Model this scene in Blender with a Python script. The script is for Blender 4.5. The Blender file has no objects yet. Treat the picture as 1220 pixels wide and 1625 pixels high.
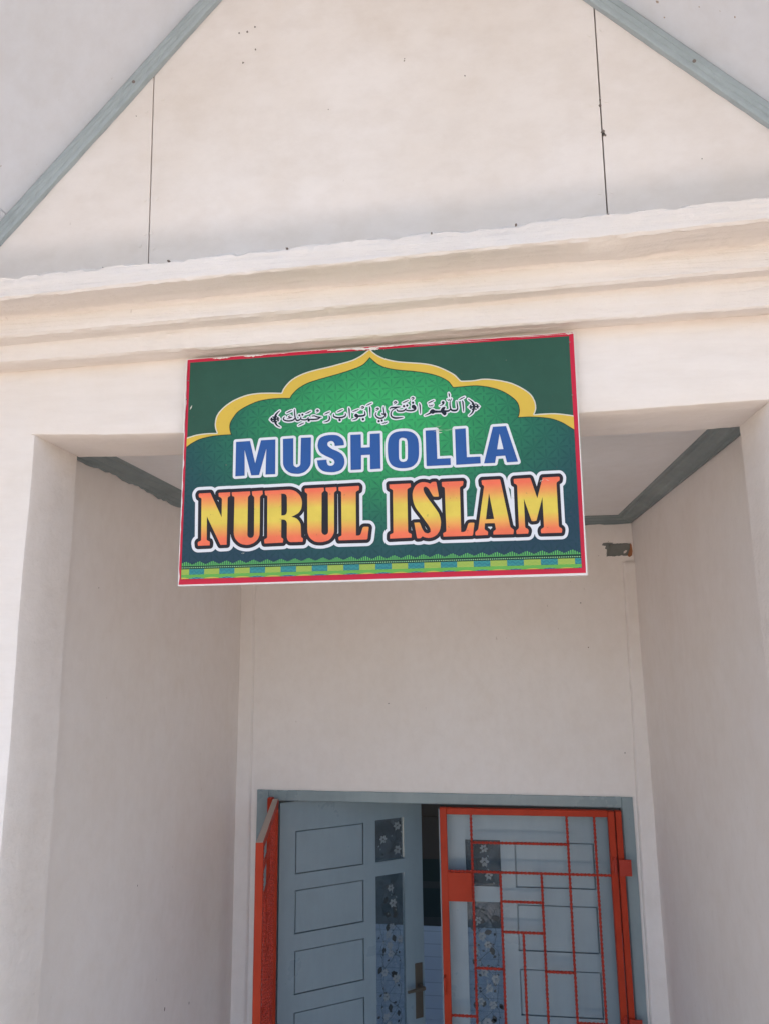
import bpy, math, random
from mathutils import Vector, Matrix, noise

sc = bpy.context.scene
COL = sc.collection
R = math.radians

# ------------------------------------------------------------------ camera
cam_d = bpy.data.cameras.new('camera')
cam = bpy.data.objects.new('camera', cam_d)
COL.objects.link(cam)
right = Vector((0.99115725, 0.13219623, -0.01146580))
fwd = Vector((-0.12789680, 0.97478266, 0.18286930))
up = Vector((0.03535129, -0.17978580, 0.98307037))
M4 = Matrix.Identity(4)
for i in range(3):
    M4[i][0] = right[i]; M4[i][1] = up[i]; M4[i][2] = -fwd[i]
M4.translation = Vector((0.1938, -1.4463, 2.7356))
cam.matrix_world = M4
cam_d.sensor_fit = 'HORIZONTAL'
cam_d.sensor_width = 36
cam_d.lens = 1143.09 / 1220 * 36
cam_d.clip_start = 0.02
cam_d.clip_end = 500
sc.camera = cam

# ------------------------------------------------------------------ light
SUN_EL, SUN_AZ = 64.0, 8.0           # sun high behind the roof ridge: the front stands in shade
world = bpy.data.worlds.new('World')
sc.world = world
world.use_nodes = True
wn = world.node_tree.nodes
sky = wn.new('ShaderNodeTexSky')
sky.sky_type = 'NISHITA'
sky.sun_disc = False
sky.sun_elevation = R(SUN_EL)
sky.sun_rotation = R(SUN_AZ)
world.node_tree.links.new(sky.outputs[0], wn['Background'].inputs[0])
wn['Background'].inputs[1].default_value = 0.08
sd = bpy.data.lights.new('sun', 'SUN')
sd.energy = 4.8
sd.angle = R(0.5)
sd.color = (1.0, 0.94, 0.87)
sun = bpy.data.objects.new('sun', sd)
COL.objects.link(sun)
to_sun = Vector((math.cos(R(SUN_EL)) * math.sin(R(SUN_AZ)), math.cos(R(SUN_EL)) * math.cos(R(SUN_AZ)), math.sin(R(SUN_EL))))
sun.rotation_euler = to_sun.to_track_quat('Z', 'Y').to_euler()
sun.location = (0, 2, 9)

sc.view_settings.view_transform = 'Standard'
sc.view_settings.look = 'None'
sc.view_settings.gamma = 1
sc.view_settings.exposure = 2.32
sc.cycles.use_denoising = True
sc.cycles.max_bounces = 10
sc.cycles.diffuse_bounces = 7
sc.cycles.caustics_reflective = False
sc.cycles.caustics_refractive = False


# ------------------------------------------------------------------ helpers
def lin(*c):
    return tuple(((x / 255) / 12.92 if x / 255 <= 0.04045 else ((x / 255 + 0.055) / 1.055) ** 2.4) for x in c) + (1.0,)


class NT:
    """short-hand for building a material's nodes"""
    def __init__(s, name, rough=0.6, spec=0.4):
        s.m = bpy.data.materials.new(name)
        s.m.use_nodes = True
        s.t = s.m.node_tree
        s.p = s.t.nodes['Principled BSDF']
        s.p.inputs['Roughness'].default_value = rough
        s.p.inputs['Specular IOR Level'].default_value = spec

    def n(s, kind, **kw):
        q = s.t.nodes.new('ShaderNode' + kind)
        for k, v in kw.items():
            setattr(q, k, v)
        return q

    def link(s, a, b):
        s.t.links.new(a, b)

    def val(s, sock, v):
        if isinstance(v, (int, float, tuple)):
            sock.default_value = v
        else:
            s.link(v, sock)

    def math(s, op, a, b=0.0, c=0.0, clamp=False):
        q = s.n('Math', operation=op, use_clamp=clamp)
        for k, v in enumerate((a, b, c)):
            s.val(q.inputs[k], v)
        return q.outputs[0]

    def coord(s, scale=(1, 1, 1), loc=(0, 0, 0)):
        tc = s.n('TexCoord')
        mp = s.n('Mapping')
        mp.inputs['Scale'].default_value = scale
        mp.inputs['Location'].default_value = loc
        s.link(tc.outputs['Object'], mp.inputs[0])
        return mp.outputs[0]

    def noise(s, vec, scale, detail=4, rough=0.55):
        q = s.n('TexNoise')
        q.inputs['Scale'].default_value = scale
        q.inputs['Detail'].default_value = detail
        q.inputs['Roughness'].default_value = rough
        s.link(vec, q.inputs['Vector'])
        return q.outputs['Fac']

    def ramp(s, fac, stops):
        q = s.n('ValToRGB')
        e = q.color_ramp.elements
        while len(e) < len(stops):
            e.new(0.5)
        for k, (p, c) in enumerate(stops):
            e[k].position = p
            e[k].color = c if len(c) == 4 else tuple(c) + (1,)
        s.link(fac, q.inputs[0])
        return q.outputs[0]

    def mix(s, fac, a, b, mode='MIX'):
        q = s.n('Mix', data_type='RGBA', blend_type=mode)
        s.val(q.inputs[0], fac)
        s.val(q.inputs[6], a)
        s.val(q.inputs[7], b)
        return q.outputs[2]

    def bump(s, h, strength, dist):
        q = s.n('Bump')
        q.inputs['Strength'].default_value = strength
        q.inputs['Distance'].default_value = dist
        s.link(h, q.inputs['Height'])
        s.link(q.outputs[0], s.p.inputs['Normal'])

    def color(s, c):
        s.val(s.p.inputs['Base Color'], c)
        return s.m


def plaster(name, base, brush=(1, 1, 1), bump=0.5, dirt=0.5, rough=0.75, spec=0.25, speck=0.5, dist=0.006):
    """hand-painted render: brush drag, trowel waves, faint stains and a few specks"""
    t = NT(name, rough, spec)
    v = t.coord()
    vb = t.coord(brush)
    big = t.noise(v, 1.7, 5, 0.6)
    mid = t.noise(v, 9, 5, 0.6)
    drag = t.noise(vb, 26, 6, 0.65)
    stain = t.ramp(big, [(0.36, (0.93, 0.905, 0.87)), (0.62, (1, 1, 1))])
    stain2 = t.ramp(mid, [(0.30, (0.965, 0.95, 0.93)), (0.6, (1, 1, 1))])
    c = t.mix(dirt, base, stain, 'MULTIPLY')
    c = t.mix(dirt, c, stain2, 'MULTIPLY')
    c = t.mix(dirt, c, t.ramp(drag, [(0.32, (0.94, 0.93, 0.92)), (0.55, (1, 1, 1)), (0.72, (1.03, 1.03, 1.03))]), 'MULTIPLY')
    sp = t.noise(t.coord((1, 1, 0.55), (3, 1, 7)), 55, 2, 0.5)
    spm = t.ramp(sp, [(0.76, (0, 0, 0)), (0.80, (1, 1, 1))])
    f = t.math('MULTIPLY', spm, speck)
    c = t.mix(f, c, (base[0] * 0.45, base[1] * 0.40, base[2] * 0.36, 1))
    h = t.math('ADD', t.math('MULTIPLY', mid, 1.2), t.math('MULTIPLY', drag, 0.55))
    h = t.math('ADD', h, t.math('MULTIPLY', big, 2.0))
    t.bump(h, bump, dist)
    return t.color(c)


def paint(name, base, rough=0.38, grain=(1, 1, 1), bump=0.25, wear=0.6, chip=None, spec=0.5):
    """enamel on wood or steel with grain, grime and optional chipped spots"""
    t = NT(name, rough, spec)
    v = t.coord(grain)
    g = t.noise(v, 40, 5, 0.6)
    b = t.noise(t.coord(), 6, 4, 0.6)
    var = t.ramp(b, [(0.3, (0.84, 0.84, 0.83)), (0.7, (1.06, 1.06, 1.06))])
    c = t.mix(wear, base, var, 'MULTIPLY')
    gl = t.ramp(g, [(0.3, (0.86, 0.86, 0.86)), (0.65, (1.04, 1.04, 1.04))])
    c = t.mix(wear * 0.7, c, gl, 'MULTIPLY')
    if chip:
        k = t.noise(t.coord((1, 1, 1), (5, 2, 1)), 34, 3, 0.6)
        km = t.ramp(k, [(0.69, (0, 0, 0)), (0.72, (1, 1, 1))])
        c = t.mix(km, c, chip)
    t.bump(g, bump, 0.002)
    rr = t.ramp(b, [(0.3, (rough + 0.12,) * 3), (0.7, (max(rough - 0.08, 0.05),) * 3)])
    t.link(rr, t.p.inputs['Roughness'])
    return t.color(c)


def solid(name, base, rough=0.5, spec=0.5, metal=0.0):
    t = NT(name, rough, spec)
    t.p.inputs['Metallic'].default_value = metal
    nz = t.noise(t.coord(), 60, 3)
    c = t.mix(0.35, base, t.ramp(nz, [(0.3, (0.85, 0.85, 0.85)), (0.7, (1.08, 1.08, 1.08))]), 'MULTIPLY')
    return t.color(c)


class MB:
    """collects faces and links them as ONE mesh object"""
    def __init__(s):
        s.v = []; s.f = []; s.mi = []; s.sm = []

    def add(s, verts, faces, mi=0, smooth=False):
        o = len(s.v)
        s.v += [tuple(p) for p in verts]
        for f in faces:
            s.f.append([i + o for i in f]); s.mi.append(mi); s.sm.append(smooth)

    def box(s, a, b, mi=0, mat=None, ch=0.0):
        x0, y0, z0 = a; x1, y1, z1 = b
        if ch > 0:
            v = []
            for (sx, X, ix) in ((0, x0, 1), (1, x1, -1)):
                for (Y, iy) in ((y0, 1), (y1, -1)):
                    for (Zz, iz) in ((z0, 1), (z1, -1)):
                        v += [(X, Y + iy * ch, Zz + iz * ch), (X + ix * ch, Y, Zz + iz * ch), (X + ix * ch, Y + iy * ch, Zz)]
            def q(i, j, k, w): return (i * 4 + j * 2 + k) * 3 + w
            f = []
            for w, (A, B) in enumerate((((0,), (1,)),) * 3):
                pass
            f.append([q(0, 0, 0, 0), q(0, 0, 1, 0), q(0, 1, 1, 0), q(0, 1, 0, 0)])
            f.append([q(1, 0, 0, 0), q(1, 1, 0, 0), q(1, 1, 1, 0), q(1, 0, 1, 0)])
            f.append([q(0, 0, 0, 1), q(1, 0, 0, 1), q(1, 0, 1, 1), q(0, 0, 1, 1)])
            f.append([q(0, 1, 0, 1), q(0, 1, 1, 1), q(1, 1, 1, 1), q(1, 1, 0, 1)])
            f.append([q(0, 0, 0, 2), q(0, 1, 0, 2), q(1, 1, 0, 2), q(1, 0, 0, 2)])
            f.append([q(0, 0, 1, 2), q(1, 0, 1, 2), q(1, 1, 1, 2), q(0, 1, 1, 2)])
            for j in (0, 1):
                for k in (0, 1):
                    f.append([q(0, j, k, 1), q(1, j, k, 1), q(1, j, k, 2), q(0, j, k, 2)])
            for i in (0, 1):
                for k in (0, 1):
                    f.append([q(i, 0, k, 0), q(i, 1, k, 0), q(i, 1, k, 2), q(i, 0, k, 2)])
            for i in (0, 1):
                for j in (0, 1):
                    f.append([q(i, j, 0, 0), q(i, j, 1, 0), q(i, j, 1, 1), q(i, j, 0, 1)])
            for i in (0, 1):
                for j in (0, 1):
                    for k in (0, 1):
                        f.append([q(i, j, k, 0), q(i, j, k, 1), q(i, j, k, 2)])
        else:
            v = [(x, y, z) for x in (x0, x1) for y in (y0, y1) for z in (z0, z1)]
            f = [(0, 1, 3, 2), (4, 6, 7, 5), (0, 4, 5, 1), (2, 3, 7, 6), (0, 2, 6, 4), (1, 5, 7, 3)]
        if mat is not None:
            v = [mat @ Vector(p) for p in v]
        s.add(v, f, mi)

    def sweep(s, rings, closed=False, mi=0, smooth=False, caps=False):
        """rings: list of equal-length point lists joined in order"""
        n = len(rings[0])
        v = [p for r in rings for p in r]
        f = []
        for i in range(len(rings) - 1):
            for j in range(n if closed else n - 1):
                k = (j + 1) % n
                f.append((i * n + j, i * n + k, (i + 1) * n + k, (i + 1) * n + j))
        if caps:
            f.append(tuple(range(n)))
            f.append(tuple((len(rings) - 1) * n + j for j in range(n)))
        s.add(v, f, mi, smooth)

    def prism(s, poly, y0, y1, mi=0):
        """polygon in X,Z pushed from y0 to y1"""
        n = len(poly)
        v = [(p[0], y0, p[1]) for p in poly] + [(p[0], y1, p[1]) for p in poly]
        f = [tuple(range(n)), tuple(range(2 * n - 1, n - 1, -1))]
        f += [(i, i + n, (i + 1) % n + n, (i + 1) % n) for i in range(n)]
        s.add(v, f, mi)

    def tube(s, pts, r, n=8, mi=0):
        pts = [Vector(p) for p in pts]
        rings = []
        for i, p in enumerate(pts):
            d = (pts[min(i + 1, len(pts) - 1)] - pts[max(i - 1, 0)]).normalized()
            a = d.orthogonal().normalized()
            if i and abs(a.dot(prev)) < 0.95:
                a = (prev - d * prev.dot(d)).normalized()
            prev = a
            b = d.cross(a)
            rr = r[i] if isinstance(r, (list, tuple)) else r
            rings.append([p + (a * math.cos(2 * math.pi * k / n) + b * math.sin(2 * math.pi * k / n)) * rr for k in range(n)])
        s.sweep(rings, True, mi, True, True)

    def build(s, name, mats, parent=None, fix=True):
        me = bpy.data.meshes.new(name)
        me.from_pydata(s.v, [], s.f)
        for m in (mats if isinstance(mats, (list, tuple)) else [mats]):
            me.materials.append(m)
        me.polygons.foreach_set('material_index', s.mi)
        me.polygons.foreach_set('use_smooth', s.sm)
        if fix:
            import bmesh
            bm = bmesh.new(); bm.from_mesh(me)
            bmesh.ops.recalc_face_normals(bm, faces=bm.faces)
            bm.to_mesh(me); bm.free()
        if any(s.sm):
            me.set_sharp_from_angle(angle=R(24))
        me.update()
        o = bpy.data.objects.new(name, me)
        COL.objects.link(o)
        if parent is not None:
            o.parent = parent
        return o


def thing(name, label, cat, loc=(0, 0, 0), group=None):
    o = bpy.data.objects.new(name, None)
    COL.objects.link(o)
    o.empty_display_size = 0.1
    o.location = loc
    o['label'] = label; o['category'] = cat
    if group:
        o['group'] = group
    return o


def nz(x, seed, f=1.0):
    return noise.noise(Vector((x * f, seed * 7.31, seed * 1.7)))


def frange(a, b, step):
    n = max(1, int(round((b - a) / step)))
    return [a + (b - a) * i / n for i in range(n + 1)]


def interp(x, tab):
    if x <= tab[0][0]:
        return tab[0][1]
    for (a, p), (b, q) in zip(tab, tab[1:]):
        if x <= b:
            return p + (q - p) * (x - a) / (b - a)
    return tab[-1][1]


# ------------------------------------------------------------------ materials
WHITE = (0.805, 0.760, 0.732, 1)
M_front = plaster('front_wall_paint', WHITE, (0.22, 1, 1.4), 0.6, 0.6, speck=0.35, dist=0.007)
M_cornice = plaster('cornice_paint', WHITE, (0.10, 2.2, 2.6), 1.0, 0.6, speck=0.3, dist=0.009)
M_porch = plaster('porch_wall_paint', (0.83, 0.788, 0.766, 1), (1.0, 1.0, 0.7), 0.3, 0.5, speck=0.35, dist=0.006)
M_gable = plaster('gable_board_paint', (0.80, 0.764, 0.748, 1), (0.5, 1, 0.8), 0.12, 0.75, speck=0.25)
M_soffit = plaster('soffit_paint', (0.745, 0.785, 0.86, 1), (0.8, 0.8, 0.8), 0.1, 0.6, speck=0.3)
M_ceiling = plaster('porch_ceiling_paint', (0.81, 0.80, 0.805, 1), (1, 1, 1), 0.1, 0.5, speck=0.0)
M_batten = paint('batten_paint', (0.37, 0.435, 0.465, 1), 0.5, (1.0, 1.0, 1.0), 0.5, 0.6)
M_mould = paint('moulding_paint', (0.215, 0.26, 0.265, 1), 0.5, (1, 1, 1), 0.3, 0.7)
M_frame = paint('door_frame_paint', (0.245, 0.315, 0.34, 1), 0.3, (1, 1, 0.2), 0.3, 0.5)
M_door = paint('door_paint', (0.27, 0.35, 0.40, 1), 0.33, (1, 1, 0.2), 0.15, 0.4)
M_gate = paint('gate_red_oxide_paint', (0.43, 0.036, 0.010, 1), 0.5, (1, 1, 0.3), 0.3, 0.7, (0.20, 0.03, 0.02, 1), 0.25)
M_bars = paint('gate_bar_paint', (0.42, 0.040, 0.022, 1), 0.45, (1, 1, 1), 0.2, 0.6, None, 0.3)
M_dust = solid('dusty_steel', (0.42, 0.36, 0.32, 1), 0.8)
M_rust = solid('rust', (0.36, 0.15, 0.07, 1), 0.9)
M_smudge = solid('brown_smudge', (0.34, 0.28, 0.23, 1), 0.95)
M_crumb = solid('old_mortar', (0.20, 0.17, 0.15, 1), 0.95)
M_grey = solid('beam_end_paint', (0.19, 0.20, 0.19, 1), 0.7)
M_dark = solid('dark_gap', (0.06, 0.05, 0.045, 1), 0.9)
M_steel = solid('handle_bronze', (0.16, 0.13, 0.10, 1), 0.45, 0.5, 0.4)
M_roof = solid('roof_sheet', (0.10, 0.13, 0.16, 1), 0.6)

# glass: clear pane with a faint reflection
tg = NT('clear_glass')
tr = tg.n('BsdfTransparent'); tr.inputs[0].default_value = (0.86, 0.90, 0.92, 1)
gl = tg.n('BsdfGlossy'); gl.inputs['Roughness'].default_value = 0.03
fr = tg.n('Fresnel'); fr.inputs[0].default_value = 1.2
ms = tg.n('MixShader')
tg.link(fr.outputs[0], ms.inputs[0]); tg.link(tr.outputs[0], ms.inputs[1]); tg.link(gl.outputs[0], ms.inputs[2])
df = tg.n('BsdfDiffuse'); df.inputs[0].default_value = (0.27, 0.36, 0.44, 1)
hz = tg.n('MixShader')
fv = tg.ramp(tg.noise(tg.coord(), 22, 4), [(0.35, (0.08,) * 3), (0.7, (0.24,) * 3)])
tg.link(fv, hz.inputs[0]); tg.link(ms.outputs[0], hz.inputs[1]); tg.link(df.outputs[0], hz.inputs[2])
tg.link(hz.outputs[0], tg.t.nodes['Material Output'].inputs[0])
M_glass = tg.m
M_leaf = solid('film_dark_print', (0.035, 0.045, 0.05, 1), 0.5)
M_petal = solid('film_white_print', (0.24, 0.28, 0.30, 1), 0.5)


def tiles(name, c1, c2, mortar, w, h, rough=0.2):
    t = NT(name, rough, 0.5)
    b = t.n('TexBrick')
    tc = t.n('TexCoord')
    sp = t.n('SeparateXYZ'); cb = t.n('CombineXYZ')
    t.link(tc.outputs['Object'], sp.inputs[0])
    t.link(sp.outputs[0], cb.inputs[0]); t.link(sp.outputs[2], cb.inputs[1])
    t.link(cb.outputs[0], b.inputs['Vector'])
    b.inputs['Color1'].default_value = c1; b.inputs['Color2'].default_value = c2; b.inputs['Mortar'].default_value = mortar
    b.inputs['Scale'].default_value = 1; b.inputs['Mortar Size'].default_value = 0.003
    b.inputs['Brick Width'].default_value = w; b.inputs['Row Height'].default_value = h
    b.offset = 0.0
    return t.color(b.outputs['Color'])


M_tile = tiles('white_wall_tile', (0.66, 0.73, 0.80, 1), (0.62, 0.69, 0.77, 1), (0.48, 0.54, 0.60, 1), 0.6, 0.085)
M_green = solid('dark_green_tile', (0.02, 0.035, 0.034, 1), 0.3)
M_border = solid('tile_border', (0.05, 0.055, 0.05, 1), 0.4)
M_wood = solid('brown_wood', (0.075, 0.06, 0.05, 1), 0.5)
M_room = plaster('room_paint', (0.62, 0.62, 0.60, 1), speck=0.0)

t = NT('bounce_apron', 0.9, 0.2)
v = t.coord()
c = t.ramp(t.noise(v, 1.2, 6, 0.6), [(0.3, (0.66, 0.57, 0.515)), (0.7, (0.75, 0.655, 0.60))])
t.bump(t.noise(v, 40, 5), 0.4, 0.01)
M_apron = t.color(c)
t = NT('earth_and_grass', 1.0, 0.1)
v = t.coord()
c = t.ramp(t.noise(v, 0.8, 8, 0.65), [(0.35, (0.11, 0.10, 0.075)), (0.65, (0.20, 0.165, 0.135))])
t.bump(t.noise(v, 12, 8), 0.8, 0.05)
M_ground = t.color(c)
M_terrace = tiles('bounce_terrace_tile', (0.41, 0.335, 0.28, 1), (0.38, 0.31, 0.26, 1), (0.08, 0.07, 0.06, 1), 0.4, 0.4, 0.5)
M_floor = tiles('porch_floor_tile', (0.30, 0.28, 0.26, 1), (0.28, 0.26, 0.24, 1), (0.2, 0.18, 0.17, 1), 0.3, 0.3)

# ------------------------------------------------------------------ ground
def struct(o, kind='structure'):
    o['kind'] = kind
    return o

m = MB()
for i in range(24):
    for j in range(24):
        x0, y0 = -120 + i * 10, -120 + j * 10
        m.add([(x0, y0, -0.02), (x0 + 10, y0, -0.02), (x0 + 10, y0 + 10, -0.02), (x0, y0 + 10, -0.02)], [(0, 1, 2, 3)])
struct(m.build('ground', M_ground))
m = MB(); m.box((-5, -3.2, -0.12), (5, -0.35, 0.0), ch=0.01); struct(m.build('bounce_terrace', M_terrace))  # unseen terrace, added; tone and depth set for the light bounced upward
m = MB(); m.box((-6, -4.35, -0.13), (6, -3.21, -0.006), ch=0.01); struct(m.build('bounce_apron', M_apron))  # unseen pale concrete strip, added to bounce sunlight up onto the front

# ------------------------------------------------------------------ building
bld = thing('prayer_house', 'white plastered prayer house with stepped cornice, steep gable and recessed porch', 'building', (0, 0.9, 0))
OFF = Vector((0, -0.9, 0))           # parts are modelled in world coordinates


def part(mb, name, mats, parent=None, label=None):
    o = mb.build(name, mats)
    o.parent = parent or bld
    o.location = OFF if parent is None else (0, 0, 0)
    if label:
        o['label'] = label
    return o


XL, XR, TJ, D = -0.7888, 0.7752, 0.181, 1.6137
XWL, XWR, ZC = -0.8388, 0.8252, 3.252
FE = [(-1.3, 3.2135), (-0.787, 3.2122), (-0.6145, 3.2035), (-0.4415, 3.1975), (0.0, 3.1955), (0.4039, 3.1969), (0.58, 3.1991), (0.7647, 3.2043), (1.4, 3.206)]
IE = [(-1.3, 3.207), (-0.789, 3.207), (-0.52, 3.2), (0.0, 3.197), (0.4324, 3.198), (0.697, 3.2008), (0.7786, 3.2033), (1.4, 3.204)]

# lintel beam over the porch opening
rings = []
for x in frange(-1.30, 1.40, 0.012):
    a = nz(x, 1, 9) * 0.0016 + nz(x, 2, 45) * 0.0010
    b = nz(x, 3, 7) * 0.0022 + nz(x, 4, 38) * 0.0016
    zf, zi = interp(x, FE) + a, interp(x, IE) + b
    inside = XL - 0.001 < x < XR + 0.001
    yo = nz(x, 5, 5) * 0.002
    if not inside:                       # over the pillars the plaster runs through without an edge
        zf = 3.2125 if x < 0 else 3.2045
        rings.append([(x, 0, 3.44), (x, 0, 3.33), (x, 0, 3.27), (x, 0, zf + 0.009), (x, 0, zf + 0.0025), (x, 0, zf),
                      (x, 0.06, zf), (x, 0.12, zf), (x, TJ - 0.004, zf), (x, TJ, zf), (x, TJ, 3.44)])
        continue
    w_ = min(1.0, (x - XL) / 0.05, (XR - x) / 0.05)
    yo *= max(0.0, w_)
    rings.append([(x, yo, 3.44), (x, yo, 3.33), (x, yo, 3.27), (x, yo + 0.0005, zf + 0.009), (x, yo + 0.003, zf + 0.0025), (x, yo + 0.0095, zf),
                  (x, 0.06, zf * 0.66 + zi * 0.34 + nz(x, 6, 6) * 0.002), (x, 0.12, zf * 0.33 + zi * 0.67), (x, TJ - 0.004, zi), (x, TJ, zi + 0.004), (x, TJ, 3.44)])
m = MB(); m.sweep(rings, True, 0, True, True)
lintel = part(m, 'lintel_beam', M_front)

# pillars either side of the opening
def pillar(side):
    rings = []
    xo = -1.30 if side < 0 else 1.40
    xi = XL if side < 0 else XR
    for z in frange(0.0, 3.2045 if side > 0 else 3.2125, 0.03):
        e = nz(z, 11 + side, 3) * 0.003 + nz(z, 13 + side, 14) * 0.0014
        e2 = nz(z, 15 + side, 4) * 0.003 + nz(z, 17 + side, 20) * 0.001
        k = -side
        zi = z
        rings.append([(xo, 0, z), (xi - k * 0.2, 0, z), (xi + e - k * 0.009, 0, z), (xi + e - k * 0.0025, 0.0025, z), (xi + e, 0.009, z),
                      (xi + (e + e2) / 2 + nz(z, 19, 5) * 0.001, TJ * 0.5, z), (xi + e2, TJ - 0.005, z), (xi + e2 - k * 0.005, TJ, z), (xo, TJ, z)])
    m = MB(); m.sweep(rings, True, 0, True, True)
    part(m, 'pillar', M_front)

pillar(-1); pillar(1)

# stepped cornice
def cz(a, s):
    return lambda x: a + s * x
prof = [(0.015, cz(3.522, 0.0225), 3), (-0.172, cz(3.519, 0.0225), 3), (-0.180, cz(3.513, 0.0225), 4), (-0.180, cz(3.489, 0.0225), 2), (-0.1795, cz(3.4715, 0.0225), 2), (-0.175, cz(3.4675, 0.0225), 2.5),
        (-0.135, cz(3.4685, 0.0225), 1.6), (-0.106, cz(3.4668, 0.0225), 2), (-0.100, cz(3.4625, 0.022), 2), (-0.100, cz(3.442, 0.02), 1.5), (-0.0995, cz(3.424, 0.0185), 2), (-0.094, cz(3.4195, 0.0185), 2),
        (-0.065, cz(3.4185, 0.021), 1.5), (-0.060, cz(3.413, 0.0215), 1.6), (-0.056, cz(3.392, 0.014), 1.4), (-0.0525, cz(3.3755, 0.007), 1.8), (-0.047, cz(3.372, 0.007), 1.8),
        (-0.012, cz(3.3765, 0.011), 1.2), (0.015, cz(3.374, 0.011), 0.5)]
rings = []
for x in frange(-1.30, 1.40, 0.005):
    r = []
    for k, (y, zf, amp) in enumerate(prof):
        w = amp * 0.001
        dz = (nz(x, 21 + k // 2, 3.5) * 1.2 + nz(x, 31 + k, 17) * 0.8 + nz(x, 51 + k, 60) * 0.7 + nz(x, 151 + k, 130) * 0.5) * w
        dy = (nz(x, 71 + k // 2, 3) * 1.4 + nz(x, 91 + k, 22) * 0.7) * w
        if k in (1, 2):
            dz += min(0, nz(x, 141, 30)) * 0.010
        # a patched bulge in the cove on the right-hand side
        if k in (6, 7, 8):
            dz -= 0.009 * math.exp(-((x - 0.46) / 0.09) ** 2)
            dy -= 0.010 * math.exp(-((x - 0.43) / 0.06) ** 2)
        r.append((x, y + dy, zf(x) + dz))
    rings.append(r)
m = MB(); m.sweep(rings, True, 0, True, True)
cornice = part(m, 'cornice', M_cornice)
rnd = random.Random(4)
m = MB()
for x in (-0.545, -0.405, 0.125, 0.285, 0.455, -0.16):
    s_ = rnd.uniform(0.0007, 0.0015)
    z = 3.5115 + 0.0225 * x
    pts = []
    for k in range(7):
        a = k / 7 * 2 * math.pi
        pts.append((x + math.cos(a) * s_ * rnd.uniform(0.8, 2.2), z + 0.002 + math.sin(a) * s_ * rnd.uniform(0.4, 1.1)))
    m = MB(); m.prism(pts, -0.1815, -0.170)
    part(m, 'mortar_crumb', M_crumb, cornice)

# gable wall of boards with open joints
GY = 0.02
def zl(x): return 4.3107 + 1.149 * (x + 0.4523)
def zr(x): return 4.1602 - 1.032 * (x - 0.5646)
APX = (4.1602 + 1.032 * 0.5646 - 4.3107 - 1.149 * 0.4523) / (1.149 + 1.032)
APZ = zl(APX)
def seam_l(z): return -0.549 + (z - 3.63) * (-0.0211)
def seam_r(z): return 0.495 + (z - 3.655) * 0.0095
m = MB()
g = 0.0016
zb = 3.40
m.prism([(-1.25, zb), (seam_l(zb) - g, zb), (seam_l(4.2) - g, zl(seam_l(4.2)) + 0.004), (-1.25, max(zl(-1.25), zb + 0.01))], GY, GY + 0.012)
m.prism([(seam_l(zb) + g, zb), (seam_r(zb) - g, zb), (seam_r(4.2) - g, zr(seam_r(4.2)) + 0.004), (APX, APZ + 0.004), (seam_l(4.2) + g, zl(seam_l(4.2)) + 0.004)], GY, GY + 0.012)
m.prism([(seam_r(zb) + g, zb), (1.35, zb), (1.35, max(zr(1.35), zb + 0.01)), (seam_r(4.2) + g, zr(seam_r(4.2)) + 0.004)], GY, GY + 0.012)
gab = part(m, 'gable_board', M_gable)
m = MB()
m.prism([(-1.25, zb), (1.35, zb), (1.35, max(zr(1.35), zb + 0.01)), (APX, APZ + 0.002), (-1.25, max(zl(-1.25), zb + 0.01))], GY + 0.016, GY + 0.05)
part(m, 'gable_backing', M_dark)
# nail heads, filler dabs and old smudges on the boards
m = MB()
for (x, z, s_) in [(-0.3438, 4.2207, .0022), (-0.323, 4.2214, .0024), (-0.3041, 4.2331, .002), (-0.3011, 4.1684, .0018), (-0.332, 4.1354, .0024), (0.0603, 4.0885, .0014), (0.0611, 4.094, .0012),
                 (0.4985, 3.8475, .005), (0.4990, 3.843, .004), (0.4960, 3.915, .003), (0.4965, 3.93, .002), (0.503, 3.84, .002), (-0.60, 4.02, .0012), (0.20, 4.03, .0014), (0.70, 3.76, .0012), (-0.12, 3.98, .001)]:
    pts = []
    for k in range(9):
        a = k / 9 * 2 * math.pi
        pts.append((x + math.cos(a) * s_ * rnd.uniform(0.5, 1.2), z + math.sin(a) * s_ * rnd.uniform(0.7, 1.5)))
    m = MB(); m.prism(pts, GY - 0.0012, GY + 0.001)
    part(m, 'dirt_spot', M_crumb, gab)
m = MB()
for x, z in [(-0.566, 3.79), (-0.536, 3.79), (-0.562, 3.70), (-0.545, 3.70), (-0.572, 3.67), (-0.54, 3.66), (0.478, 3.92), (0.512, 3.925), (0.482, 3.70), (0.508, 3.70), (-0.575, 4.03), (-0.535, 4.06), (0.484, 4.10), (0.512, 4.11)]:
    m = MB(); m.prism([(x + 0.0045 * math.cos(k * math.pi / 5) * rnd.uniform(.7, 1.3), z + 0.0045 * math.sin(k * math.pi / 5) * rnd.uniform(.7, 1.3)) for k in range(10)], GY - 0.0010, GY + 0.001)
    part(m, 'filler_dab', M_gable, gab)

# sloping soffit boards under the overhanging roof, then the roof sheet above
YF, YB = -0.98, 5.4
def slope_strip(m, xa, xb, zf, y0, y1, th, up=0.0):
    m.add([(xa, y0, zf(xa) + up), (xb, y0, zf(xb) + up), (xb, y1, zf(xb) + up), (xa, y1, zf(xa) + up),
           (xa, y0, zf(xa) + up + th), (xb, y0, zf(xb) + up + th), (xb, y1, zf(xb) + up + th), (xa, y1, zf(xa) + up + th)],
          [(0, 1, 2, 3), (7, 6, 5, 4), (0, 4, 5, 1), (1, 5, 6, 2), (2, 6, 7, 3), (3, 7, 4, 0)])
m = MB()
slope_strip(m, -1.9, -0.917, zl, YF, GY + 0.06, 0.01)
slope_strip(m, -0.9145, APX, zl, YF, GY + 0.06, 0.01)
slope_strip(m, APX, 1.9, zr, YF, GY + 0.06, 0.01)
part(m, 'soffit', M_soffit)
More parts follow.
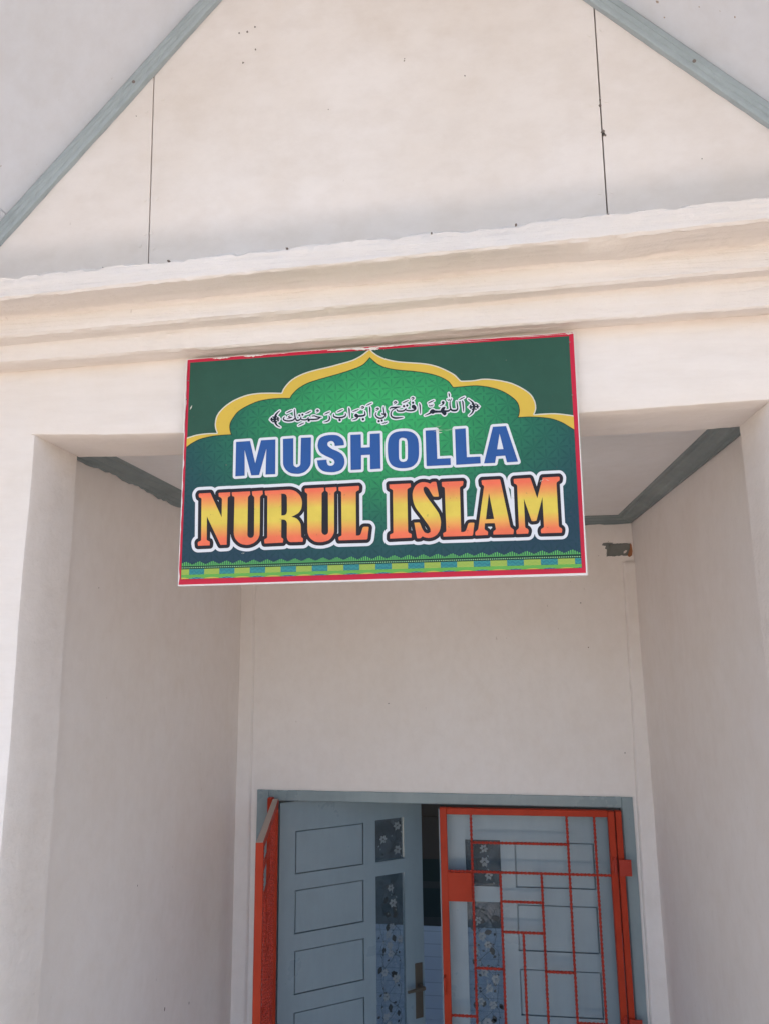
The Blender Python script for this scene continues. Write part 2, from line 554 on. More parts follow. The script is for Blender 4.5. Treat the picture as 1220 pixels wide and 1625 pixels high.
m = MB()
slope_strip(m, -1.95, APX, zl, YF - 0.03, D + 0.9, 0.03, 0.03)
slope_strip(m, APX, 1.95, zr, YF - 0.03, D + 0.9, 0.03, 0.03)
part(m, 'roof', M_roof)
m = MB()
m.box((-2.5, D + 0.13, 3.5), (2.5, 6.2, 3.56))
part(m, 'rear_roof', M_roof)
m = MB()
m.box((-2.2, D + 0.15, 3.17), (2.2, D + 0.25, 3.495))
part(m, 'rear_wall_head', M_front)
m = MB()
def smear(cx, y, n, sx, sy, zf, mm):
    for k in range(n):
        mm = MB()
        x = cx + rnd.gauss(0, sx); yy = y + rnd.gauss(0, sy); s_ = rnd.uniform(.001, .003)
        mm.add([(x + s_ * math.cos(a) * rnd.uniform(.5, 1.4), yy + s_ * math.sin(a) * rnd.uniform(.5, 1.6), 0) for a in [i * 1.047 for i in range(6)]], [tuple(range(6))])
        for i in range(6):
            p = mm.v[-6 + i]; mm.v[-6 + i] = (p[0], p[1], zf(p[0]) - 0.001)
        part(mm, 'soffit_stain', M_dust, None)
smear(-0.875, -0.10, 9, .008, .012, zl, m)
smear(0.72, -0.12, 6, .02, .03, zr, m); smear(0.63, -0.06, 4, .01, .02, zr, m)

# grooved wooden battens in the corner between gable and soffit
def batten(p_lo, p_hi, w, seed, name='batten'):
    a, b = Vector((p_lo[0], 0, p_lo[1])), Vector((p_hi[0], 0, p_hi[1]))
    d = (b - a).normalized()
    nrm = Vector((-d.z, 0, d.x))            # towards the soffit
    if nrm.z < 0:
        nrm = -nrm
    L = (b - a).length
    sec = [(-w, 0.0), (-w, 0.019), (-w * .86, 0.0215), (-w * .70, 0.0205), (-w * .66, 0.0175), (-w * .60, 0.0215), (-w * .42, 0.022), (-w * .38, 0.0185), (-w * .33, 0.022), (-w * .12, 0.0215), (-w * .03, 0.0195), (-w * .01, 0.0)]
    m = MB()
    rings = []
    for s_ in frange(0, L, 0.012):
        p = a + d * s_
        ring = []
        for k, (q, dep) in enumerate(sec):
            j = nz(s_, seed + k, 30) * 0.0012 + nz(s_, seed + k + 20, 5) * 0.0012
            pt = p + nrm * (q + (j if k < 2 else j * .3))
            ring.append((pt.x, GY - dep * 0.6 - 0.0005, pt.z))
        rings.append(ring)
    m.sweep(rings, True, 0, False, True)
    o = part(m, name, M_batten)
    return o
bl = batten((-1.15, zl(-1.15)), (APX - 0.012, zl(APX - 0.012)), 0.040, 201)
br = batten((1.30, zr(1.30)), (APX + 0.012, zr(APX + 0.012)), 0.041, 301)
m = MB()      # screw heads and paint nicks on the battens
for (x, zf, k, s_) in [(-0.605, zl, -1, .004), (0.70, zr, 1, .004)]:
    z = zf(x) - 0.030
    m = MB(); m.prism([(x + s_ * math.cos(i * .7), z + s_ * math.sin(i * .7)) for i in range(9)], GY - 0.0150, GY - 0.010)
    part(m, 'screw_head', M_crumb, bl)
# porch side walls, back wall, ceiling
def wall_sheet(m, pts_fn, us, vs):
    rings = [[pts_fn(u, v_) for v_ in vs] for u in us]
    m.sweep(rings, False, 0, True)
m = MB()
m.box((XWL - 0.12, TJ + 0.001, 0.1), (XWL - 0.012, D + 0.12, 3.42))
wall_sheet(m, lambda y, z: (XWL + noise.noise(Vector((0, y * 1.3, z * 1.3))) * 0.004 + noise.noise(Vector((4, y * 5, z * 3))) * 0.0012, y, z), frange(TJ + 0.0015, D + 0.005, 0.06), frange(0.1, 3.4, 0.08))
part(m, 'porch_side_wall', M_porch)
m = MB()
m.box((XWR + 0.012, TJ + 0.001, 0.1), (XWR + 0.12, D + 0.12, 3.42))
wall_sheet(m, lambda y, z: (XWR + noise.noise(Vector((9, y * 1.3, z * 1.3))) * 0.004 + noise.noise(Vector((2, y * 5, z * 3))) * 0.0012, y, z), frange(TJ + 0.0015, D + 0.005, 0.06), frange(0.1, 3.4, 0.08))
part(m, 'porch_side_wall', M_porch)
m = MB()
HOLE = (0.718, 0.822, 3.090, 3.143)
m.prism([(-0.84, 0.1), (-0.746, 0.1), (-0.746, 2.149), (0.746, 2.142), (0.746, 0.1), (0.8255, 0.1), (0.8255, 3.07), (0.69, 3.07), (0.69, 3.16), (0.8255, 3.16), (0.8255, 3.42), (-0.84, 3.42)], D, D + 0.12)
# ragged plaster round the exposed beam end
rim = []
N = 28
ca = math.atan2(0.045, 0.06775)
for a in sorted([k / N * 2 * math.pi for k in range(N)] + [ca, math.pi - ca, math.pi + ca, 2 * math.pi - ca]):
    cx, cz_ = (HOLE[0] + HOLE[1]) / 2, (HOLE[2] + HOLE[3]) / 2
    ex = max(abs(math.cos(a)) / ((HOLE[1] - HOLE[0]) / 2), abs(math.sin(a)) / ((HOLE[3] - HOLE[2]) / 2))
    r_ = 1 / ex * (1 + 0.16 * nz(a * 3, 401, 2.5) + .05 * nz(a * 3, 402, 9))
    ox = max(abs(math.cos(a)) / (0.06775), abs(math.sin(a)) / 0.045)
    ro = 1 / ox
    rim.append(((cx + r_ * math.cos(a), cz_ + r_ * math.sin(a)), (min(0.8255, 0.75775 + ro * math.cos(a)), 3.115 + ro * math.sin(a))))
m.sweep([[(p[1][0], D, p[1][1]) for p in rim], [(p[0][0], D - 0.001, p[0][1]) for p in rim], [(p[0][0], D + 0.012, p[0][1]) for p in rim]], True)
back = part(m, 'porch_back_wall', M_porch)
m = MB()
m.box((0.700, D + 0.007, 3.080), (0.826, D + 0.09, 3.155))
part(m, 'beam_end', M_grey, back)
m = MB()
m.prism([(0.8005, 3.088), (0.8085, 3.084), (0.818, 3.092), (0.8215, 3.108), (0.8195, 3.136), (0.8145, 3.141), (0.8125, 3.12), (0.806, 3.104)], D - 0.001, D + 0.0065)
part(m, 'rust_patch', M_rust, back)
m = MB()
m.prism([(0.700, 3.138), (0.706, 3.1455), (0.724, 3.147), (0.7455, 3.1455), (0.742, 3.141), (0.728, 3.138), (0.726, 3.118), (0.722, 3.104), (0.716, 3.101), (0.719, 3.118), (0.711, 3.122), (0.716, 3.133), (0.707, 3.134)], D - 0.0015, D + 0.004)
part(m, 'torn_plaster', M_grey, back)
m = MB()
m.prism([(0.7865, 3.100), (0.795, 3.103), (0.801, 3.112), (0.794, 3.1135), (0.787, 3.108)], D + 0.002, D + 0.0085)
part(m, 'plaster_chip', M_front, back)
m = MB()
for k in range(12):
    x = 0.712 + rnd.uniform(-.03, .03); z = 3.145 + rnd.uniform(-.07, .015)
    s_ = rnd.uniform(.0005, .0013)
    L = s_ * rnd.uniform(1, 4)
    m = MB(); m.prism([(x - L, z), (x, z + s_), (x + L, z + s_ * .4), (x + L * .3, z - s_)], D - 0.0012, D + 0.001)
    part(m, 'dirt_spot', M_smudge, back)
for (x, z) in [(0.735, 2.31), (0.6, 2.9), (0.62, 2.72), (-0.2, 2.5)]:
    m = MB(); m.prism([(x + .0025 * math.cos(i), z + .0025 * math.sin(i)) for i in range(6)], D - 0.0015, D + 0.001)
    part(m, 'dirt_spot', M_crumb, back)
# shallow pilaster strips in the back corners
m = MB()
rings = []
for z in frange(0.1, 3.22, 0.04):
    e = nz(z, 410, 3) * 0.003
    rings.append([(XWL - 0.003, D + 0.002, z), (XWL - 0.003, D - 0.016, z), (-0.786 + e, D - 0.016, z), (-0.782 + e, D - 0.013, z), (-0.776 + e, D + 0.002, z)])
m.sweep(rings, True, 0, False, True)
part(m, 'pilaster', M_porch)
m = MB()
rings = []
for z in frange(0.1, 3.06, 0.04):
    e = nz(z, 420, 3) * 0.003 + (2.5 - z) * -0.012 + nz(z, 421, 20) * .001
    rings.append([(XWR + 0.003, D + 0.002, z), (XWR + 0.003, D - 0.014, z), (0.778 + e, D - 0.014, z), (0.774 + e, D - 0.011, z), (0.770 + e, D + 0.002, z)])
m.sweep(rings, True, 0, False, True)
part(m, 'pilaster', M_porch)
m = MB()
m.box((XWL - 0.01, TJ - 0.002, ZC), (XWR + 0.01, D + 0.01, ZC + 0.02))
part(m, 'porch_ceiling', M_ceiling)
# crown moulding round three sides, lower edge brushed unevenly
def crown(path, seed, w=0.062):
    sec = [(0.0, -0.030), (0.007, -0.031), (0.009, -0.024), (0.020, -0.021), (0.024, -0.016), (0.042, -0.011), (0.046, -0.006), (0.058, -0.005), (w, -0.0005)]
    m = MB()
    rings = []
    s_ = 0
    for (px, py, nx, ny) in path:
        s_ += 1
        ring = []
        for k, (o_, dz) in enumerate(sec):
            j = (nz(s_ * .02, seed, 14) * 0.009 + nz(s_ * .02, seed + 1, 55) * 0.006) if k < 2 else 0
            ring.append((px + nx * o_, py + ny * o_, ZC + dz + j))
        rings.append(ring)
    m.sweep(rings, False, 0, False)
    return part(m, 'crown_moulding', M_mould)
pl = [(XWL + 0.0015, y, 1, 0) for y in frange(TJ + 0.001, D - 0.0, 0.02)][:-1] + [(XWL + 0.0015, D - 0.0015, 1, -1)]
pl += [(x, D - 0.0015, 0, -1) for x in frange(XWL + 0.07, XWR - 0.07, 0.02)]
pl += [(XWR - 0.0015, D - 0.0015, -1, -1)] + [(XWR - 0.0015, y, -1, 0) for y in frange(D - 0.0, TJ + 0.001, 0.02)][1:]
# keep side strips clear of the mitres
pl = [p for p in pl if not (abs(p[2]) == 1 and p[3] == 0 and p[1] > D - 0.065)]
crown(pl, 501)
m = MB()
m.box((-0.98, -0.33, 0.0), (0.98, TJ, 0.098), ch=0.006)
part(m, 'porch_step', M_floor)
m = MB()
m.box((-0.98, TJ + 0.002, 0.0), (0.98, D + 0.2, 0.1))
part(m, 'porch_floor', M_floor)
# small knocks and trowel marks on the porch walls
m = MB()
for (x, y, z, s_) in [(XWL + .002, 0.95, 1.62, .004), (XWL + .002, 1.15, 1.55, .003), (XWL + .002, 1.05, 3.12, .003), (XWL + .002, .72, 2.05, .002), (XWL + .002, .40, 2.9, .0015)]:
    m = MB(); m.add([(x + .002, y + s_ * math.cos(i), z + s_ * 1.6 * math.sin(i)) for i in range(6)], [tuple(range(6))])
    part(m, 'dirt_spot', M_crumb, back)

# --------------------------------------------------------------- prayer room behind the doors
RX0, RX1, RY0, RY1, RZ1 = -2.1, 2.1, D + 0.125, 4.3, 3.1
m = MB(); m.box((RX0, RY1, 0.1), (RX1, RY1 + .1, RZ1)); part(m, 'room_wall', M_room)
for x0 in (RX0 - .1, RX1):                    # side walls, each with an unseen window opening added to light the room
    o_ = [(RY0, .1), (RY1, .1), (RY1, RZ1), (RY0, RZ1)]
    w_ = [(RY0 + .7, 1.05), (RY1 - .4, 1.05), (RY1 - .4, 2.25), (RY0 + .7, 2.25)]
    v_ = [(x, p[0], p[1]) for x in (x0, x0 + .1) for p in o_ + w_]
    f_ = []
    for k in range(4):
        n_ = (k + 1) % 4
        f_ += [(k, n_, 4 + n_, 4 + k), (8 + k, 12 + k, 12 + n_, 8 + n_), (k, 8 + k, 8 + n_, n_), (4 + k, 4 + n_, 12 + n_, 12 + k)]
    m = MB(); m.add(v_, f_); part(m, 'room_wall', M_room)
for x0, x1 in ((RX0, -0.97), (0.97, RX1)):
    m = MB(); m.box((x0, RY0 - .1, 0.1), (x1, RY0, RZ1)); part(m, 'room_wall', M_room)
m = MB(); m.box((RX0 - .1, RY0 - .1, RZ1 + .002), (RX1 + .1, RY1 + .1, RZ1 + .06)); part(m, 'room_ceiling', M_room)
m = MB(); m.box((RX0 - .1, RY0 + .08, 0.02), (RX1 + .1, RY1 + .1, 0.098)); part(m, 'room_floor', M_tile)
K = (RY1 - .02) - 1e-9
def zat(slope): return 2.736 - slope * (RY1 - .02 + 1.446)
zt1, zt2, zt3, zt4, zt5, zt6 = zat(.3526), zat(.3424), zat(.308), zat(.300), zat(.272), zat(.2205)
m = MB(); m.box((RX0 + .01, RY1 - .02, .1), (RX1 - .01, RY1 - .002, zt1)); part(m, 'tile_wainscot', M_tile)
m = MB(); m.box((RX0 + .01, RY1 - .024, zt1), (RX1 - .01, RY1 - .002, zt2)); part(m, 'tile_border', M_border)
m = MB(); m.box((RX0 + .01, RY1 - .024, zt3), (RX1 - .01, RY1 - .002, zt4)); part(m, 'tile_border', M_border)
m = MB(); m.box((RX0 + .01, RY1 - .022, zt2), (RX1 - .01, RY1 - .002, zt3)); part(m, 'dark_tile_band', M_green)
m = MB(); m.box((RX0 + .01, RY1 - .022, zt4), (RX1 - .01, RY1 - .002, zt5)); part(m, 'dark_tile_band', M_green)
m = MB(); m.box((RX0 + .01, RY1 - .05, zt5 + .003), (RX1 - .01, RY1 - .002, zt6)); part(m, 'wooden_panelling', M_wood)
m = MB(); m.box((RX0 + .01, RY1 - .03, zt6), (RX1 - .01, RY1 - .002, 3.0)); part(m, 'wooden_panelling', M_wood)

# --------------------------------------------------------------- door frame
m = MB()
YF0, YF1 = D - 0.009, D + 0.105
def fj(z, s): return nz(z, s, 12) * 0.0016
rings = []
for z in frange(0.1, 2.1535, 0.03):
    rings.append([(-0.751 + fj(z, 601), YF0, z), (-0.7045, YF0, z), (-0.7000, YF0 + .004, z), (-0.7, YF1, z), (-0.751, YF1, z)])
m.sweep(rings, True, 0, False, True)
rings = []
for z in frange(0.1, 2.1455, 0.03):
    rings.append([(0.751 + fj(z, 602) - (2.15 - z) * .004, YF0, z), (0.7105, YF0, z), (0.7060, YF0 + .004, z), (0.706, YF1, z), (0.751, YF1, z)])
m.sweep(rings, True, 0, False, True)
rings = []
for x in frange(-0.6995, 0.7055, 0.03):
    zt_ = 2.1495 - 0.005 * x
    rings.append([(x, YF0, zt_ + fj(x, 603)), (x, YF0, 2.112 - .005 * x), (x, YF0 + .004, 2.108 - .005 * x), (x, YF1, 2.108 - .005 * x), (x, YF1, zt_)])
m.sweep(rings, True, 0, False, True)
part(m, 'door_frame', M_frame)

# --------------------------------------------------------------- wooden doors
PZ = [(1.974, 1.804), (1.743, 1.575), (1.512, 1.349), (1.285, 1.118), (1.055, 0.89), (0.825, 0.66), (0.595, 0.43)]
GZ = [(1.978, 1.805), (1.748, 0.43)]


def door_leaf(mirror, dz, name, label):
    """local x runs from the hinge (0) to the free edge (.66); front face at y = 0, thickness into +y"""
    sx = -1 if mirror else 1
    T = 0.024
    def bx(m, x0, x1, z0, z1, y0=0.0, y1=T, ch=0.0):
        a, b = sorted((sx * x0, sx * x1))
        m.box((a, y0, z0 + dz), (b, y1, z1 + dz), ch=ch)
    m = MB()
    bot, top = 0.13, 2.092
    bx(m, 0.0, 0.068, bot, top)                # hinge stile
    bx(m, 0.5715, 0.676 if mirror else 0.660, bot, top)             # meeting stile
    bx(m, 0.3765, 0.4325, bot, top)            # mullion between panels and glass
    e = 0.0
    zs = [top] + [z for p in PZ for z in p] + [bot]
    for k in range(0, len(zs), 2):             # rails of the panel column
        bx(m, 0.068, 0.3765, zs[k + 1] + .0, zs[k])
    zs = [top] + [z for p in GZ for z in p] + [bot]
    for k in range(0, len(zs), 2):             # rails of the glass column
        bx(m, 0.4325, 0.5715, zs[k + 1], zs[k])
    o = part(m, name, M_door, bld, label)
    for (z1, z0) in PZ:
        m = MB()
        bx(m, 0.0725, 0.372, z0 + .004, z1 - .004, 0.0010, T - .004, .0012)
        bx(m, 0.069, 0.3755, z0 + .0005, z1 - .0005, T - .013, T - .005, 0)
        q = part(m, 'panel', M_door, o)
    rr = random.Random(77 if mirror else 21)
    for gi, (z1, z0) in enumerate(GZ):
        m = MB()
        bx(m, 0.4335, 0.5705, z0 + .0005, z1 - .0005, .004, .007, 0)
        film(m, rr, sx, 0.436, 0.568, z0 + dz + .003, z1 + dz - .003, .0030)
        part(m, 'glass_pane', [M_glass, M_leaf, M_petal], o)
    return o


def film(m, rr, sx, x0, x1, z0, z1, y):
    """printed vine film: dark stems and leaves, pale blossoms"""
    def ins(x, z): return x0 < x < x1 and z0 < z < z1
    def poly(pts, mi):
        if all(ins(*p) for p in pts):
            m.add([(sx * p[0], y - mi * .0002, p[1]) for p in pts], [tuple(range(len(pts)))], mi)
    def leaf(x, z, a, L, W, mi):
        c_, s_ = math.cos(a), math.sin(a)
        P = [(0, 0), (.22, .7), (.5, 1), (.8, .55), (1, 0), (.8, -.55), (.5, -1), (.22, -.7)]
        poly([(x + c_ * u * L - s_ * w * W, z + s_ * u * L + c_ * w * W) for u, w in P], mi)
    used = []
    z = z1 - .02
    side = 1
    # main vines
    for vi in range(3 if z1 - z0 > .3 else 2):
        xx = x0 + (x1 - x0) * (.2 + .3 * vi); zz = z1 - .01
        ang = -1.5
        k = 0
        while zz > z0 + .01 and k < 260:
            ang = -1.57 + 0.9 * math.sin(k * .13 + vi * 2 + rr.uniform(-.2, .2)) + ( .5 if xx < x0 + .025 else -.5 if xx > x1 - .025 else 0)
            nx_, nz_ = xx + math.cos(ang) * .008, zz + math.sin(ang) * .008
            px_, pz_ = -math.sin(ang) * .0007, math.cos(ang) * .0007
            poly([(xx + px_, zz + pz_), (nx_ + px_, nz_ + pz_), (nx_ - px_, nz_ - pz_), (xx - px_, zz - pz_)], 1)
            xx, zz = nx_, nz_
            if k % 6 == 2:
                a = ang + rr.choice((-1, 1)) * rr.uniform(.6, 1.2)
                L = rr.choice((.012, .015, .026, .032))
                sxx, szz = xx + math.cos(a) * .012, zz + math.sin(a) * .012
                poly([(xx + .0004, zz), (sxx + .0004, szz), (sxx - .0004, szz), (xx - .0004, zz)], 1)
                leaf(sxx, szz, a, L, L * .34, 1)
            if k % 5 == 1 and rr.random() < .6:
                a = ang + rr.uniform(-1.5, 1.5)
                leaf(xx, zz, a, .009, .002, 1)
            k += 1
    # blossoms
    n = 3 if z1 - z0 < .3 else 60
    for b in range(n):
        cx, cz_ = rr.uniform(x0 + .03, x1 - .02), rr.uniform(z0 + .02, z1 - .02) if n > 3 else z1 - .03 - b * .05
        if any(math.hypot(cx - u, cz_ - w) < .034 for u, w in used):
            continue
        used.append((cx, cz_))
        r_ = rr.uniform(.011, .017)
        for p in range(6):
            leaf(cx + .003 * math.cos(p * 1.047), cz_ + .003 * math.sin(p * 1.047), p * 1.047 + rr.uniform(-.2, .2), r_, r_ * .36, 2)
        for p in range(4):
            a = rr.uniform(-2.6, -.6)
            leaf(cx + .02 * math.cos(a) * p * .6, cz_ - .012 * p, a, .010, .0022, 2)


left_door = door_leaf(False, 0.0, 'wooden_door', 'grey blue wooden door leaf standing open into the dark room')
left_door.location = Vector((-0.668, 1.66 - 0.9, 0)); left_door.rotation_euler.z = R(32)
right_door = door_leaf(True, -0.013, 'wooden_door', 'grey blue wooden door leaf closed behind the red grille')
right_door.location = Vector((0.668, 1.66 - 0.9, 0))
# lever handle on its plate
m = MB()
m.box((0.614, -0.004, 1.155), (0.650, 0.0, 1.372), ch=.0015)
m.tube([(0.632, -.003, 1.285), (0.632, -.042, 1.285)], .008, 10)
m.tube([(0.640, -.042, 1.285), (0.60, -.044, 1.286), (0.56, -.042, 1.284)], [.008, .007, .006], 10)
part(m, 'handle', M_steel, left_door)


# --------------------------------------------------------------- steel security gates
def twisted(m, a, b, s_=0.0072, pitch=0.030):
    a, b = Vector(a), Vector(b)
    d = (b - a); L = d.length; d.normalize()
    u = Vector((0, 1, 0)); w = d.cross(u)
    rings = []
    for q in frange(0, L, 0.004):
        an = q / pitch * 2 * math.pi
        ring = []
        for k in range(4):
            t_ = an + k * math.pi / 2
            ring.append(a + d * q + (u * math.cos(t_) + w * math.sin(t_)) * (.0060 if k % 2 else .0042))
        rings.append(ring)
    m.sweep(rings, True, 0, False, True)


VB = [(.124, 2.078, .14), (.231, 1.867, .14), (.388, 1.866, .14), (.494, 2.078, .14), (.598, 2.078, .14), (.310, 1.652, .14)]
HB = [(1.973, .124, .494), (1.866, .029, .649), (1.761, .231, .388), (1.653, .231, .388), (1.523, .124, .231), (1.521, .388, .494), (1.356, .029, .124), (1.352, .494, .598),
      (1.22, .231, .310), (1.13, .388, .598), (1.00, .124, .310), (.86, .029, .231), (.74, .388, .649), (.60, .124, .388), (.42, .029, .649)]


def gate(name, label, mirror, loc, hinge_x=.676):
    """local x = distance from the hinge axis, measured towards -x (towards +x when mirrored)"""
    t_ = thing(name, label, 'gate', loc, 'steel gate leaves in the doorway')
    k = 1 if mirror else -1
    def X(x): return k * (hinge_x - x)
    def bx(m, x0, x1, y0, y1, z0, z1, ch=.0015, mi=0):
        a, b = sorted((X(x0), X(x1))); m.box((a, y0, z0), (b, y1, z1), ch=ch, mi=mi)
    zo = loc[2]
    m = MB()
    bx(m, .002, .029, -.0125, .0125, .13 - zo, 2.101 - zo)
    bx(m, .649, .673, -.0125, .0125, .13 - zo, 2.098 - zo)
    bx(m, .0295, .6485, -.0125, .0125, 2.077 - zo, 2.100 - zo)
    bx(m, .0295, .6485, -.0125, .0125, .13 - zo, .155 - zo)
    fo = m.build('gate_frame', M_gate, t_)
    if mirror:
        m = MB(); bx(m, .004, .671, -.0105, .0105, 2.1012 - zo, 2.1026 - zo, 0); m.build('dusty_top', M_dust, fo)
    for (x, z1, z0) in VB:
        m = MB(); twisted(m, (X(x), 0, z0 + .015 - zo), (X(x), 0, z1 - zo)); m.build('twisted_bar', M_bars, t_)
    for (z, x0, x1) in HB:
        m = MB()
        a, b = sorted((X(x0), X(x1)))
        twisted(m, (a, -.0035 if x1 - x0 > .3 else 0, z - zo), (b, -.0035 if x1 - x0 > .3 else 0, z - zo)); m.build('twisted_bar', M_bars, t_)
    for (z, x0, x1) in HB[:9]:
        for xx in (x0, x1):
            m = MB(); m.tube([(X(xx), -.004, z - .004 - zo), (X(xx), -.0065, z - zo), (X(xx), -.004, z + .004 - zo)], [.003, .0052, .003], 7); m.build('weld_bead', M_bars, t_)
    m = MB(); bx(m, .0285, .120, -.0115, -.0085, 1.759 - zo, 1.863 - zo, .0008); m.build('lock_plate', M_gate, t_)
    m = MB()
    hx = X(.008)
    m.tube([(hx, -.012, 1.437 - zo), (hx, -.032, 1.44 - zo), (hx, -.036, 1.467 - zo), (hx, -.032, 1.494 - zo), (hx, -.012, 1.497 - zo)], .004, 8)
    m.build('pull_handle', M_gate, t_)
    for hz in (1.90, 1.355, .62):
        m = MB()
        m.tube([(X(.664), -.019, hz - .024 - zo), (X(.664), -.019, hz + .032 - zo)], .0062, 10)
        m.tube([(X(.664), -.019, hz + .033 - zo), (X(.664), -.019, hz + .038 - zo)], [.0045, .002], 10)
        bx(m, .652, .66, -.0175, -.0127, hz - .012 - zo, hz + .022 - zo, .0006)
        if not mirror:
            bx(m, .677, .722, -.0255, -.0215, hz - .029 - zo, hz + .029 - zo, .0008)
            for q in (-.018, .018):
                m.tube([(X(.712), -.0275, hz + q - zo), (X(.712), -.0254, hz + q - zo)], .003, 8)
        m.build('hinge', [M_bars], t_)
    return t_


gr = gate('security_gate', 'closed orange red steel grille gate of twisted bars over the right hand door', False, (0.676, 1.590, 0.1))
gl_ = gate('security_gate', 'open orange red steel grille gate leaf swung out towards the viewer, seen edge on', True, (-0.668, 1.590, 0.1))
gl_.location.z = 0.121
gl_.rotation_euler.z = R(-78.3)
# fixed steel jambs welded into the doorway, one per side, part of their gates
m = MB(); m.box((.0012, -.0125, .03), (.0235, .0145, 1.999), ch=.0015); m.build('gate_jamb', M_gate, gr)
jl = MB(); jl.box((-.0315, -.0125, .03), (-.0105, .0145, 2.006), ch=.0015)
jo = jl.build('gate_jamb', M_gate, gl_)
jo.rotation_euler.z = R(78.3)

